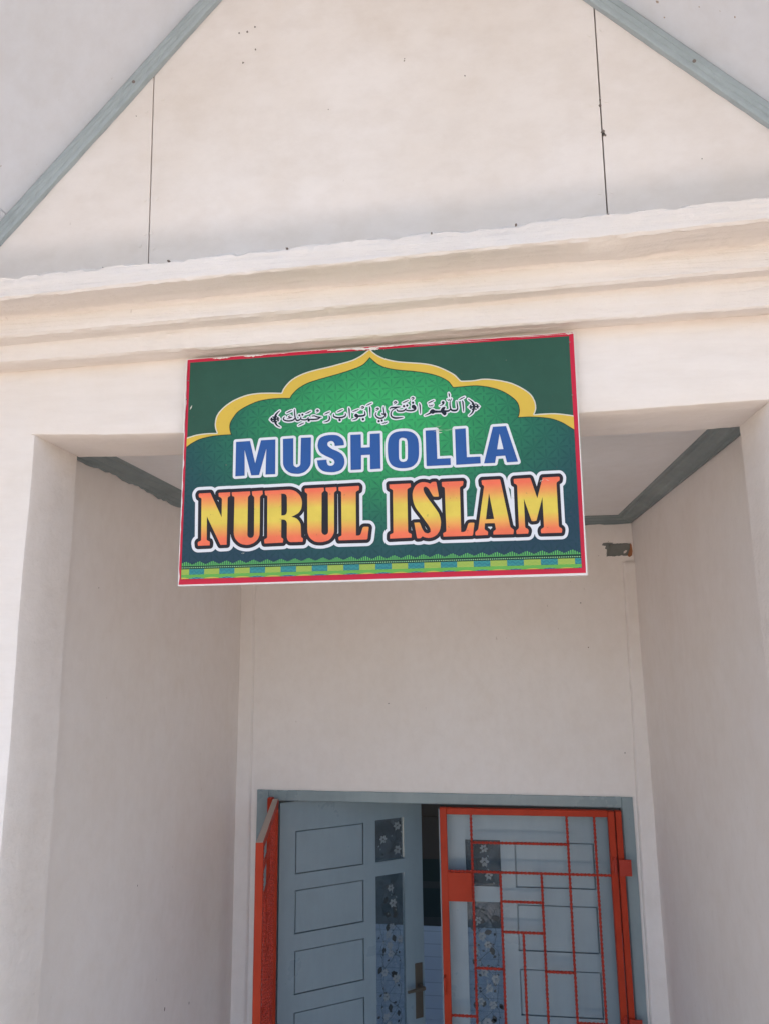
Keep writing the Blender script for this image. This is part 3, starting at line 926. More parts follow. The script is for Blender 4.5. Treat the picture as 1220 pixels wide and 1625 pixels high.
# ------------------------------------------------------------------ name board
ART = {
    'heading':
    '1185,3039 1493,3042 1616,2547 1731,3043 2047,3046 2057,2291 1846,2292 1853,2853 1708,2288 1536,2289 1377,2851 1394,2289 1190,2285|2209,3047 2434,3052 2443,2490 2446,2474 2452,2459 2460,2447 2471,2438 2510,2414 2549,2426 2561,2432 2572,2440 2587,2461 2594,2486 2599,3050 2815,3048 2815,2528 2811,2481 2806,2458 2799,2436 2789,2416 2775,2394 2759,2374 2742,2355 2704,2320 2687,2309 2650,2292 2592,2277 2552,2273 2512,2275 2463,2280 2415,2290 2391,2298 2348,2320 2328,2334 2290,2367 2275,2384 2251,2422 2232,2463 2223,2500 2221,2539|3519,2840 3321,2833 3318,2880 3310,2901 3297,2919 3281,2933 3264,2942 3254,2945 3235,2946 3223,2944 3202,2937 3191,2931 3176,2919 3172,2912 3167,2894 3167,2875 3172,2855 3183,2838 3199,2823 3233,2795 3269,2770 3292,2758 3364,2726 3428,2688 3464,2659 3480,2642 3505,2601 3515,2579 3527,2533 3531,2485 3530,2461 3526,2437 3520,2414 3500,2371 3487,2351 3472,2333 3455,2318 3433,2305 3411,2295 3386,2288 3337,2278 3312,2274 3262,2273 3184,2281 3128,2291 3100,2299 3074,2310 3051,2323 3031,2340 3011,2358 2995,2379 2981,2401 2969,2428 2961,2456 2944,2543 3151,2549 3152,2537 3156,2498 3162,2473 3171,2450 3185,2431 3194,2424 3215,2415 3227,2413 3250,2413 3275,2419 3287,2425 3297,2432 3304,2440 3320,2484 3303,2529 3296,2538 3284,2549 3258,2566 3230,2581 3124,2633 3058,2673 3037,2688 3018,2706 3004,2723 2992,2741 2974,2781 2962,2821 2957,2859 2957,2878 2964,2922 2978,2972 2988,2995 3002,3016 3019,3031 3040,3043 3085,3060 3134,3072 3187,3078 3241,3079 3294,3076 3347,3068 3373,3060 3395,3050 3436,3023 3472,2990 3484,2977 3500,2947 3512,2914 3517,2885|3653,3056 3873,3055 3877,2768 4062,2768 4065,3055 4275,3055 4282,2300 4066,2298 4064,2608 3879,2608 3878,2302 3660,2302|4425,2713 4428,2809 4431,2840 4442,2897 4457,2946 4469,2968 4483,2989 4500,3008 4519,3025 4540,3039 4563,3051 4587,3060 4617,3068 4679,3076 4773,3076 4836,3070 4866,3063 4896,3055 4921,3045 4944,3032 4966,3017 4986,2999 5004,2980 5020,2959 5033,2937 5044,2914 5052,2889 5058,2864 5067,2791 5070,2679 5069,2577 5066,2543 5056,2483 5040,2433 5029,2409 5015,2387 4998,2367 4979,2348 4958,2331 4936,2318 4912,2307 4880,2298 4847,2292 4813,2288 4779,2286 4715,2287 4653,2295 4622,2303 4592,2313 4569,2323 4547,2335 4526,2350 4507,2368 4490,2387 4475,2410 4462,2435 4451,2461 4437,2515 4428,2594|4654,2701 4656,2808 4660,2879 4662,2890 4672,2910 4689,2924 4711,2933 4723,2935 4747,2934 4773,2927 4811,2911 4833,2863 4836,2850 4839,2781 4840,2678 4837,2531 4835,2494 4833,2482 4808,2437 4754,2421 4728,2422 4704,2429 4683,2443 4667,2465 4658,2490 4656,2504 4654,2582|5211,3061 5428,3062 5441,2451 5710,2450 5712,2307 5219,2308|5814,3061 6032,3062 6041,2454 6312,2453 6314,2311 5821,2305|6583,3063 6848,3065 7058,2310 6837,2306 6808,2447 6628,2443 6601,2305 6380,2307|6712,2912 6779,2584 6652,2587',
    'name':
    '397,1918 401,1930 413,1947 656,1949 919,1416 914,1802 907,1819 885,1839 870,1848 844,1858 833,1926 843,1938 851,1942 1089,1945 1091,1868 1048,1839 1042,1827 1039,1813 1046,834 911,832 596,1449 610,960 613,949 624,936 672,916 683,885 678,831 425,829 416,876 416,888 418,901 431,916 467,928 480,936 486,946 488,958 465,1821 461,1833 447,1848 408,1864|1123,1933 1134,1943 1519,1946 1528,1875 1488,1835 1482,1823 1479,1811 1486,1034 1492,1002 1503,984 1531,963 1553,957 1565,957 1588,962 1606,974 1614,983 1625,1005 1629,1029 1617,1798 1614,1813 1603,1832 1576,1856 1572,1863 1567,1891 1563,1934 1573,1943 1616,1944 1788,1948 1799,1877 1751,1832 1744,1823 1740,1806 1748,1190 1747,1016 1736,974 1718,935 1692,901 1660,872 1625,849 1587,833 1529,817 1492,814 1454,816 1389,828 1347,843 1326,855 1288,884 1241,934 1221,968 1206,1005 1197,1041 1192,1097 1187,1817 1184,1829 1174,1847 1133,1862|1837,1926 1839,1932 1848,1940 2337,1945 2391,1941 2426,1933 2463,1920 2498,1902 2515,1891 2565,1846 2593,1810 2604,1792 2621,1752 2633,1710 2640,1658 2639,1622 2634,1578 2626,1535 2619,1514 2611,1498 2590,1467 2565,1440 2551,1430 2475,1391 2418,1367 2494,1345 2527,1327 2541,1316 2567,1289 2589,1259 2607,1225 2617,1189 2621,1141 2630,947 2637,932 2660,917 2669,902 2670,885 2662,838 2409,839 2400,840 2381,849 2358,870 2341,898 2331,929 2329,962 2327,1221 2324,1244 2317,1266 2301,1293 2285,1306 2262,1314 2206,1321 2208,961 2210,950 2215,941 2224,932 2244,921 2249,916 2254,906 2255,889 2245,836 1860,830 1848,887 1851,908 1859,919 1865,924 1890,932 1902,941 1910,952 1913,966 1898,1807 1894,1826 1887,1835 1850,1851|2196,1866 2250,1861 2272,1855 2295,1839 2306,1822 2314,1801 2318,1778 2322,1614 2324,1491 2319,1463 2310,1437 2299,1422 2274,1408 2247,1404 2205,1402|2693,1939 2700,1948 2706,1951 3094,1954 3104,1888 3061,1848 3054,1837 3052,1824 3055,1045 3058,1021 3075,990 3092,977 3123,962 3154,970 3172,980 3186,999 3190,1010 3194,1033 3186,1825 3184,1839 3173,1858 3140,1882 3134,1942 3142,1952 3362,1955 3369,1883 3323,1849 3317,1839 3314,1826 3317,1035 3315,1014 3310,993 3293,953 3271,916 3244,885 3212,859 3193,849 3151,835 3091,821 3054,818 2997,820 2954,825 2914,837 2894,848 2856,874 2822,905 2799,936 2776,990 2765,1031 2759,1094 2749,1818 2747,1832 2736,1851 2700,1877|3404,1940 3413,1949 3421,1952 3824,1958 3835,1944 3839,1934 3833,1869 3799,1853 3778,1841 3771,1829 3768,1814 3771,929 3816,925 3842,932 3857,942 3873,969 3900,1060 3910,1085 3922,1097 3930,1100 3955,1103 4023,1099 4033,1084 4007,864 4002,853 3988,839 3418,842 3405,897 3424,918 3463,934 3471,942 3475,953 3474,1131 3464,1826 3459,1846 3451,1857 3411,1877|4453,1959 4886,1959 4893,1887 4841,1860 4828,1848 4820,1834 4819,1656 4823,982 4829,958 4839,946 4877,928 4890,919 4895,897 4891,846 4456,840 4456,912 4459,921 4469,931 4514,948 4523,959 4527,973 4527,1311 4525,1820 4521,1834 4513,1846 4458,1878|5400,1971 5410,1960 5414,1951 5457,1676 5444,1662 5375,1665 5359,1667 5346,1673 5332,1690 5261,1823 5239,1851 5214,1870 5186,1883 5151,1863 5148,1816 5161,1770 5184,1720 5234,1640 5411,1382 5440,1333 5452,1306 5471,1249 5477,1219 5486,1159 5487,1132 5484,1076 5469,1000 5454,959 5443,940 5419,906 5405,891 5373,866 5337,847 5317,840 5276,830 5238,827 5221,828 5157,843 5113,866 5084,836 5075,831 5051,827 5012,826 5000,843 4951,1148 5049,1148 5059,1143 5070,1127 5100,1042 5126,989 5146,958 5158,944 5170,936 5226,919 5277,946 5277,1002 5266,1035 5235,1089 5101,1288 5010,1413 4976,1473 4965,1501 4946,1559 4928,1645 4925,1731 4927,1755 4936,1801 4961,1864 4983,1898 5010,1927 5024,1938 5070,1963 5117,1975 5147,1976 5178,1974 5238,1959 5288,1936 5314,1960 5333,1971 5359,1973|5520,1949 5527,1958 5533,1961 5946,1962 5955,1950 5958,1942 5947,1872 5899,1848 5886,1831 5883,1817 5885,924 5922,922 5939,924 5962,932 5975,943 5986,959 5994,977 6028,1076 6042,1096 6057,1102 6074,1104 6143,1103 6153,1088 6120,866 6114,855 6101,842 5534,843 5527,888 5526,900 5528,909 5538,921 5582,939 5590,959 5593,973 5580,1820 5576,1838 5568,1848 5529,1868|6320,1944 6323,1952 6333,1963 6676,1964 6681,1962 6689,1955 6694,1944 6855,1001 6862,987 6873,975 6916,939 6922,921 6919,894 6910,845 6522,849 6517,883 6529,924 6550,932 6562,940 6569,951 6573,964 6554,1079 6362,1082 6359,1062 6350,983 6352,968 6364,948 6398,928 6410,916 6415,902 6416,887 6410,847 6181,843 6174,846 6165,856 6164,890 6169,912 6176,922 6215,956 6223,970 6230,993 6366,1818 6365,1832 6356,1850 6328,1870|6460,1690 6545,1163 6382,1160|6956,1939 6963,1953 6972,1957 7277,1963 7291,1946 7405,1544 7528,1960 7845,1962 7856,1948 7860,1938 7854,1886 7804,1855 7796,1845 7791,1824 7795,987 7800,965 7808,953 7840,933 7847,927 7854,914 7856,900 7855,882 7845,840 7452,843 7445,879 7446,897 7450,914 7459,929 7465,935 7488,946 7500,956 7507,967 7510,979 7506,1447 7506,1564 7371,1104 7364,1096 7355,1093 7316,1089 7284,1090 7277,1097 7272,1106 7142,1549 7145,982 7149,969 7157,959 7191,941 7203,928 7209,905 7208,886 7195,845 6975,844 6969,893 6970,911 6976,919 7013,950 7022,970 7024,985 7021,1804 7016,1826 7008,1839 6990,1851 6962,1866',
    'heading_outline':
    '6828,3121 6577,3119 6557,3112 6540,3097 6531,3078 6366,2463 6356,2483 6348,2493 6337,2501 6322,2507 6097,2509 6094,2513 6086,3063 6083,3079 6077,3092 6066,3104 6052,3113 6033,3118 5806,3117 5794,3114 5783,3108 5771,3097 5765,3085 5761,3074 5760,3062 5766,2466 5763,2452 5759,2470 5749,2487 5734,2499 5718,2505 5495,2506 5494,2508 5482,3061 5478,3082 5472,3092 5465,3102 5449,3113 5430,3118 5200,3117 5181,3109 5166,3095 5157,3076 5156,3055 5165,2306 5169,2290 5175,2277 5187,2265 5201,2256 5220,2252 5716,2252 5736,2257 5751,2269 5759,2281 5767,2304 5772,2284 5783,2267 5801,2255 5820,2250 6314,2256 6330,2258 6345,2266 6364,2255 6379,2252 6605,2251 6620,2254 6632,2260 6641,2268 6648,2280 6653,2291 6673,2388 6761,2391 6764,2391 6766,2388 6789,2285 6800,2268 6816,2257 6827,2253 6838,2252 7059,2255 7071,2256 7082,2261 7093,2269 7100,2277 7107,2288 7110,2300 7110,2312 7109,2323 6897,3085 6888,3101 6879,3110 6869,3116 6854,3120|4706,3134 4639,3129 4604,3124 4568,3114 4537,3102 4508,3087 4485,3070 4465,3053 4440,3027 4421,2999 4407,2972 4396,2940 4383,2888 4376,2848 4373,2815 4370,2747 4370,2674 4373,2589 4378,2545 4389,2480 4400,2443 4411,2415 4429,2382 4447,2354 4470,2328 4490,2310 4517,2290 4548,2272 4575,2260 4610,2249 4645,2240 4680,2234 4743,2230 4786,2230 4856,2237 4891,2243 4930,2254 4961,2268 4992,2286 5019,2309 5038,2328 5057,2351 5075,2378 5090,2409 5101,2440 5114,2495 5120,2535 5123,2575 5125,2643 5123,2751 5121,2795 5118,2832 5111,2876 5104,2905 5095,2930 5083,2959 5065,2989 5046,3015 5023,3039 4999,3060 4973,3079 4942,3096 4910,3109 4875,3119 4840,3126 4805,3130|4223,3112 4056,3112 4036,3105 4020,3091 4014,3079 4010,3063 4007,2831 4006,2827 4003,2825 3936,2825 3932,2827 3929,3059 3926,3072 3920,3084 3913,3093 3901,3103 3889,3109 3873,3112 3644,3113 3632,3111 3620,3105 3611,3097 3603,3085 3598,3073 3596,3057 3605,2294 3611,2277 3619,2265 3633,2254 3645,2248 3661,2245 3740,2245 3887,2246 3899,2249 3911,2255 3925,2270 3931,2282 3934,2298 3935,2551 4003,2551 4007,2551 4009,2548 4011,2294 4014,2282 4020,2270 4026,2261 4037,2251 4053,2244 4069,2242 4289,2245 4301,2247 4313,2253 4321,2259 4330,2271 4335,2282 4337,2298 4330,3061 4326,3075 4318,3089 4308,3099 4295,3107 4275,3112|3205,3137 3152,3133 3120,3129 3065,3115 3016,3098 2984,3079 2963,3059 2937,3024 2925,2996 2916,2967 2903,2911 2900,2886 2900,2861 2902,2837 2913,2787 2932,2737 2945,2712 2962,2686 2978,2668 3002,2646 3063,2604 2938,2600 2922,2596 2906,2587 2896,2576 2889,2560 2888,2539 2907,2445 2916,2412 2930,2379 2952,2344 2972,2320 2997,2296 3021,2277 3050,2260 3082,2246 3114,2237 3150,2229 3210,2221 3262,2216 3290,2216 3322,2218 3378,2227 3430,2242 3462,2255 3490,2273 3514,2294 3536,2321 3549,2341 3563,2368 3573,2395 3581,2424 3585,2452 3587,2480 3586,2512 3582,2541 3576,2570 3566,2598 3555,2623 3539,2653 3521,2678 3502,2699 3481,2718 3459,2734 3392,2774 3392,2778 3525,2783 3537,2785 3549,2790 3565,2804 3573,2822 3575,2838 3573,2887 3570,2911 3559,2949 3542,2986 3529,3008 3512,3028 3492,3047 3443,3086 3419,3100 3391,3113 3355,3124 3294,3134|2799,3106 2587,3107 2575,3104 2563,3097 2554,3090 2546,3077 2543,3066 2542,3054 2538,2508 2536,2492 2530,2482 2514,2477 2501,2485 2499,2498 2491,3052 2489,3065 2484,3078 2468,3096 2448,3107 2427,3110 2201,3105 2185,3101 2168,3091 2157,3075 2151,3054 2157,2790 2163,2539 2166,2498 2171,2473 2180,2444 2201,2397 2230,2352 2251,2328 2297,2288 2342,2260 2375,2244 2403,2235 2432,2228 2513,2218 2554,2217 2578,2218 2631,2226 2671,2238 2697,2248 2723,2263 2763,2294 2801,2332 2822,2360 2839,2387 2852,2415 2861,2443 2871,2495 2873,2630 2872,3052 2865,3073 2856,3085 2848,3093 2828,3103|2003,3104 1726,3101 1709,3099 1693,3090 1683,3080 1675,3064 1613,2797 1548,3055 1538,3075 1530,3084 1518,3093 1506,3098 1489,3101 1180,3097 1159,3093 1149,3088 1140,3080 1130,3064 1126,3044 1132,2285 1134,2273 1139,2260 1149,2248 1159,2239 1171,2232 1184,2229 1221,2228 1399,2232 1416,2234 1428,2240 1436,2247 1444,2257 1449,2266 1451,2279 1449,2387 1450,2377 1451,2373 1454,2372 1480,2277 1485,2265 1494,2253 1502,2245 1515,2237 1527,2233 1540,2232 1713,2230 1725,2232 1737,2237 1752,2248 1762,2264 1788,2364 1790,2357 1789,2291 1793,2275 1799,2262 1807,2253 1819,2243 1832,2238 1848,2235 2065,2234 2086,2240 2102,2252 2111,2268 2115,2288 2104,3049 2102,3061 2095,3076 2085,3087 2074,3096 2061,3102 2049,3104|4725,2877 4743,2878 4770,2868 4774,2862 4781,2846 4785,2717 4783,2536 4780,2500 4770,2485 4761,2482 4742,2477 4726,2480 4720,2483 4715,2491 4710,2508 4708,2620 4711,2805 4715,2870 4717,2874|3240,2888 3247,2889 3251,2886 3261,2875 3263,2867 3264,2842 3263,2841 3256,2847 3231,2868 3224,2877 3223,2881 3227,2884|5766,2415 5767,2379 5765,2347|3210,2527 3213,2528 3233,2517 3255,2501 3260,2488 3260,2484 3257,2476 3253,2473 3233,2469 3225,2470 3221,2474 3211,2503',
    'name_outline':
    '7847,2031 7527,2030 7512,2028 7497,2022 7478,2006 7467,1987 7409,1795 7405,1786 7352,1973 7344,1989 7333,2003 7315,2020 7301,2028 7290,2031 7275,2033 6966,2027 6947,2023 6936,2018 6923,2009 6913,1999 6903,1987 6897,1974 6890,1948 6890,1917 6897,1851 6903,1834 6913,1819 6924,1809 6954,1791 6957,994 6925,1019 6919,1026 6759,1958 6753,1978 6742,1998 6726,2014 6708,2026 6689,2032 6674,2034 6328,2033 6313,2030 6297,2023 6286,2014 6270,1997 6257,1974 6252,1951 6254,1923 6261,1861 6265,1845 6273,1830 6284,1817 6295,1808 6189,1160 6186,1156 6167,1167 6145,1172 6070,1173 6043,1170 6025,1165 6002,1151 5984,1134 5967,1108 5954,1073 5952,1085 5952,1793 5952,1797 5954,1798 5977,1808 5989,1816 5999,1826 6007,1837 6014,1856 6026,1938 6023,1961 6018,1977 6008,1993 5987,2017 5968,2028 5945,2032 5529,2032 5514,2030 5498,2024 5487,2017 5467,1999 5448,2020 5437,2030 5422,2038 5407,2042 5360,2044 5334,2043 5306,2037 5275,2020 5237,2033 5191,2044 5164,2047 5126,2047 5083,2042 5064,2037 5025,2021 4983,1997 4954,1973 4947,1991 4935,2008 4920,2020 4901,2028 4885,2030 4726,2030 4442,2030 4422,2024 4406,2014 4394,2001 4385,1981 4383,1958 4389,1874 4393,1854 4402,1838 4413,1826 4424,1817 4456,1800 4458,1005 4457,1002 4433,991 4417,980 4401,961 4392,942 4388,923 4387,903 4386,842 4388,826 4397,806 4412,788 4431,776 4450,771 4895,777 4911,780 4922,784 4945,800 4963,779 4975,769 4994,760 5013,757 5055,758 5078,760 5101,767 5128,781 5150,773 5188,764 5234,758 5264,759 5314,767 5359,781 5390,795 5432,823 5463,852 5471,819 5476,808 5484,797 5496,787 5507,780 5518,776 5533,774 6104,773 6122,777 6141,786 6156,779 6178,774 6413,779 6428,781 6443,787 6455,796 6466,809 6470,808 6480,796 6491,789 6506,783 6521,781 6912,777 6927,780 6942,785 6956,779 6974,776 7205,778 7220,782 7231,788 7243,798 7251,810 7256,821 7269,862 7274,888 7275,903 7274,922 7271,937 7259,964 7241,988 7229,997 7210,1008 7210,1080 7211,1076 7231,1047 7245,1035 7263,1025 7281,1021 7300,1021 7362,1025 7388,1033 7403,1042 7415,1053 7430,1075 7443,1112 7444,1003 7442,999 7426,989 7413,977 7399,959 7390,940 7385,926 7380,896 7380,869 7390,822 7398,805 7412,789 7428,780 7450,775 7845,772 7860,774 7871,778 7882,785 7893,795 7905,815 7918,869 7921,902 7917,932 7905,959 7891,977 7877,989 7862,998 7860,1002 7856,1808 7860,1811 7893,1830 7902,1840 7910,1851 7918,1874 7924,1912 7926,1939 7924,1954 7918,1974 7909,1990 7894,2009 7883,2019 7873,2025 7862,2029|3777,2029 3416,2024 3392,2020 3372,2026 3360,2027 3137,2024 3117,2021 3105,2025 3089,2026 2691,2023 2671,2018 2655,2008 2643,1996 2627,1973 2622,1961 2620,1945 2626,1888 2624,1885 2600,1911 2575,1933 2537,1961 2510,1976 2465,1995 2424,2008 2396,2013 2355,2017 1842,2013 1822,2010 1805,2018 1785,2021 1567,2016 1547,2013 1530,2018 1514,2020 1129,2017 1109,2014 1084,2019 839,2016 818,2011 802,2004 785,1990 770,1970 764,1958 759,1942 758,1926 761,1909 759,1905 723,1978 714,1992 694,2010 672,2020 651,2023 408,2021 391,2019 379,2015 367,2008 357,2001 336,1973 325,1949 321,1924 326,1887 335,1850 342,1833 359,1812 374,1801 388,1794 390,1790 412,992 410,989 385,977 371,965 357,948 346,926 341,902 342,878 354,809 365,789 381,774 402,762 423,757 687,759 711,764 732,777 744,793 751,812 757,864 756,896 749,920 738,944 731,957 713,973 687,986 683,990 680,1115 682,1122 840,813 852,793 867,777 884,767 905,761 1056,763 1077,767 1097,779 1106,789 1113,800 1119,824 1118,1027 1121,1053 1128,1015 1134,990 1156,938 1183,893 1200,872 1238,835 1263,814 1288,797 1317,780 1342,769 1371,760 1399,753 1452,745 1497,743 1546,747 1594,758 1638,774 1682,797 1710,817 1746,850 1773,884 1776,881 1791,813 1801,793 1812,780 1828,768 1845,762 1861,759 2259,765 2279,771 2293,781 2306,795 2314,811 2318,810 2343,791 2363,779 2383,772 2403,769 2515,767 2678,768 2694,773 2706,779 2717,790 2725,801 2732,821 2744,893 2768,861 2791,838 2832,805 2860,787 2888,773 2916,763 2944,756 2991,750 3039,747 3086,749 3149,761 3200,775 3224,785 3247,797 3275,816 3294,833 3312,852 3334,880 3337,879 3351,823 3361,803 3369,793 3381,784 3393,777 3409,773 3990,769 4006,771 4017,775 4033,784 4056,807 4068,826 4075,845 4103,1069 4102,1096 4092,1120 4072,1148 4062,1157 4050,1163 4027,1169 3953,1173 3925,1172 3906,1167 3886,1158 3870,1147 3853,1129 3843,1111 3842,1114 3839,1791 3876,1810 3888,1821 3897,1836 3903,1856 3909,1911 3910,1935 3905,1959 3897,1976 3876,2004 3864,2015 3848,2024 3833,2029|3388,1807 3393,1807 3405,989 3388,980 3380,977 3380,978 3385,1001 3388,1033 3385,1803|5512,1633 5513,1635 5515,1629 5519,1325 5518,1323 5502,1361 5487,1389 5460,1432 5414,1500 5347,1597 5348,1598 5409,1592 5444,1591 5455,1592 5470,1597 5486,1606 5498,1616|1814,1787 1818,1788 1825,1782 1839,997 1839,993 1827,986 1820,982 1816,982 1820,1006 1822,1034|816,1789 817,1790 821,1790 838,1783 839,1779 840,1743|4889,1503 4890,1506 4891,1499 4915,1443 4931,1412 4951,1379 5066,1219 5066,1215 5039,1218 4936,1217 4913,1207 4902,1198 4893,1188 4891,1191|2681,1474 2685,1220 2684,1218 2683,1228 2673,1252 2658,1280 2623,1331 2590,1366 2614,1386 2647,1420 2679,1466|6464,1238 6466,1234 6465,1231 6461,1230|4891,1079 4893,1063 4895,1061 4906,993 4902,992 4892,997|5165,1065 5167,1068 5187,1037 5208,998 5204,996 5202,998 5192,1010|6420,1010 6424,1012 6498,1011 6502,988 6482,973 6467,952 6449,974 6418,995|1117,1179 1118,1163|2700,983 2703,986 2708,971 2707,969 2703,971 2700,975',
    'name_halo':
    '7824,2094 7526,2093 7500,2090 7470,2078 7442,2058 7421,2032 7407,2001 7386,2035 7358,2065 7329,2084 7300,2094 7274,2096 6968,2090 6950,2089 6923,2081 6900,2070 6877,2052 6858,2030 6845,2009 6834,1982 6829,1955 6828,1921 6827,1936 6825,1939 6815,1987 6807,2007 6794,2031 6778,2051 6760,2067 6736,2083 6714,2091 6695,2096 6676,2097 6330,2097 6303,2094 6277,2085 6250,2067 6219,2034 6202,2004 6192,1969 6191,1950 6192,1922 6201,1844 6212,1812 6229,1784 6140,1235 6064,1235 6038,1233 6015,1228 6013,1233 6014,1755 6033,1770 6047,1785 6058,1800 6067,1819 6074,1842 6082,1888 6088,1943 6085,1966 6081,1986 6074,2002 6064,2022 6034,2059 6019,2071 6003,2081 5973,2093 5943,2096 5527,2096 5500,2093 5473,2084 5438,2100 5408,2106 5358,2109 5327,2107 5296,2101 5269,2091 5192,2108 5165,2111 5127,2112 5076,2107 5045,2099 4998,2081 4967,2065 4948,2077 4929,2086 4909,2092 4890,2094 4450,2095 4427,2094 4407,2089 4387,2080 4368,2068 4352,2053 4339,2035 4329,2016 4322,1996 4319,1972 4325,1869 4332,1837 4341,1817 4354,1797 4369,1780 4391,1763 4392,1759 4393,1503 4395,1047 4394,1043 4375,1028 4356,1008 4342,986 4332,964 4324,925 4324,836 4327,813 4333,793 4343,774 4358,754 4373,739 4392,726 4411,717 4431,711 4461,708 4894,715 4913,716 4933,721 4936,720 4952,710 4970,702 5005,695 5058,695 5085,698 5115,705 5134,713 5206,698 5236,695 5263,696 5305,702 5358,714 5392,727 5442,752 5461,736 5483,723 5505,715 5532,712 6102,711 6121,713 6143,718 6177,712 6273,714 6422,717 6445,722 6471,730 6493,723 6519,719 6910,716 6939,719 6972,714 7199,716 7221,719 7244,726 7262,736 7281,751 7295,767 7306,785 7325,838 7337,792 7347,773 7358,757 7372,743 7390,731 7408,722 7425,717 7451,714 7842,711 7864,713 7886,719 7908,730 7931,748 7946,767 7956,785 7963,803 7974,848 7979,881 7980,904 7978,926 7969,964 7960,984 7947,1005 7936,1018 7919,1034 7916,1770 7937,1789 7950,1802 7961,1818 7970,1837 7976,1860 7982,1898 7985,1944 7980,1979 7971,2004 7955,2030 7929,2061 7908,2077 7883,2088 7857,2094|3753,2094 3412,2090 3392,2088 3356,2093 3116,2089 3088,2092 2690,2090 2654,2083 2626,2070 2601,2051 2574,2017 2570,2016 2540,2033 2513,2046 2460,2065 2403,2078 2350,2083 1828,2079 1804,2085 1779,2087 1549,2082 1508,2086 1107,2083 1078,2086 836,2083 811,2080 787,2073 766,2064 750,2052 746,2052 724,2068 699,2080 678,2087 652,2090 393,2088 367,2084 343,2075 326,2066 309,2052 277,2012 266,1992 259,1976 252,1935 256,1890 274,1824 292,1790 304,1775 323,1756 343,1034 342,1030 315,1007 300,988 285,960 276,932 273,904 274,872 285,812 292,788 302,767 313,751 328,734 341,723 358,712 375,704 392,698 413,693 438,691 689,694 710,695 734,702 758,713 778,728 798,751 802,752 819,734 836,721 857,709 882,700 903,696 923,695 1062,698 1095,703 1125,716 1151,737 1168,759 1176,774 1183,794 1186,796 1223,765 1253,744 1286,724 1319,710 1356,698 1393,689 1446,681 1478,679 1527,680 1555,683 1616,696 1664,713 1692,726 1723,744 1744,759 1748,757 1773,730 1802,711 1834,699 1866,695 2260,701 2280,703 2296,708 2332,724 2368,710 2408,704 2679,703 2710,710 2738,722 2762,741 2781,764 2801,750 2833,730 2865,714 2897,703 2932,694 2964,689 3035,684 3067,684 3114,688 3193,706 3224,715 3256,728 3287,745 3310,761 3314,760 3338,737 3362,723 3389,713 3417,708 3994,706 4021,709 4048,718 4075,736 4106,766 4123,793 4135,823 4145,885 4167,1063 4167,1086 4163,1110 4150,1145 4128,1179 4105,1203 4077,1220 4054,1228 4031,1233 3953,1237 3906,1234 3904,1237 3903,1749 3923,1764 3938,1779 3951,1798 3961,1822 3966,1841 3974,1905 3974,1932 3972,1952 3964,1985 3946,2017 3919,2050 3892,2073 3864,2087 3837,2094 3817,2095|6849,1803 6850,1804 6870,1775 6893,1755 6895,1554 6893,1543',
    'arabic':
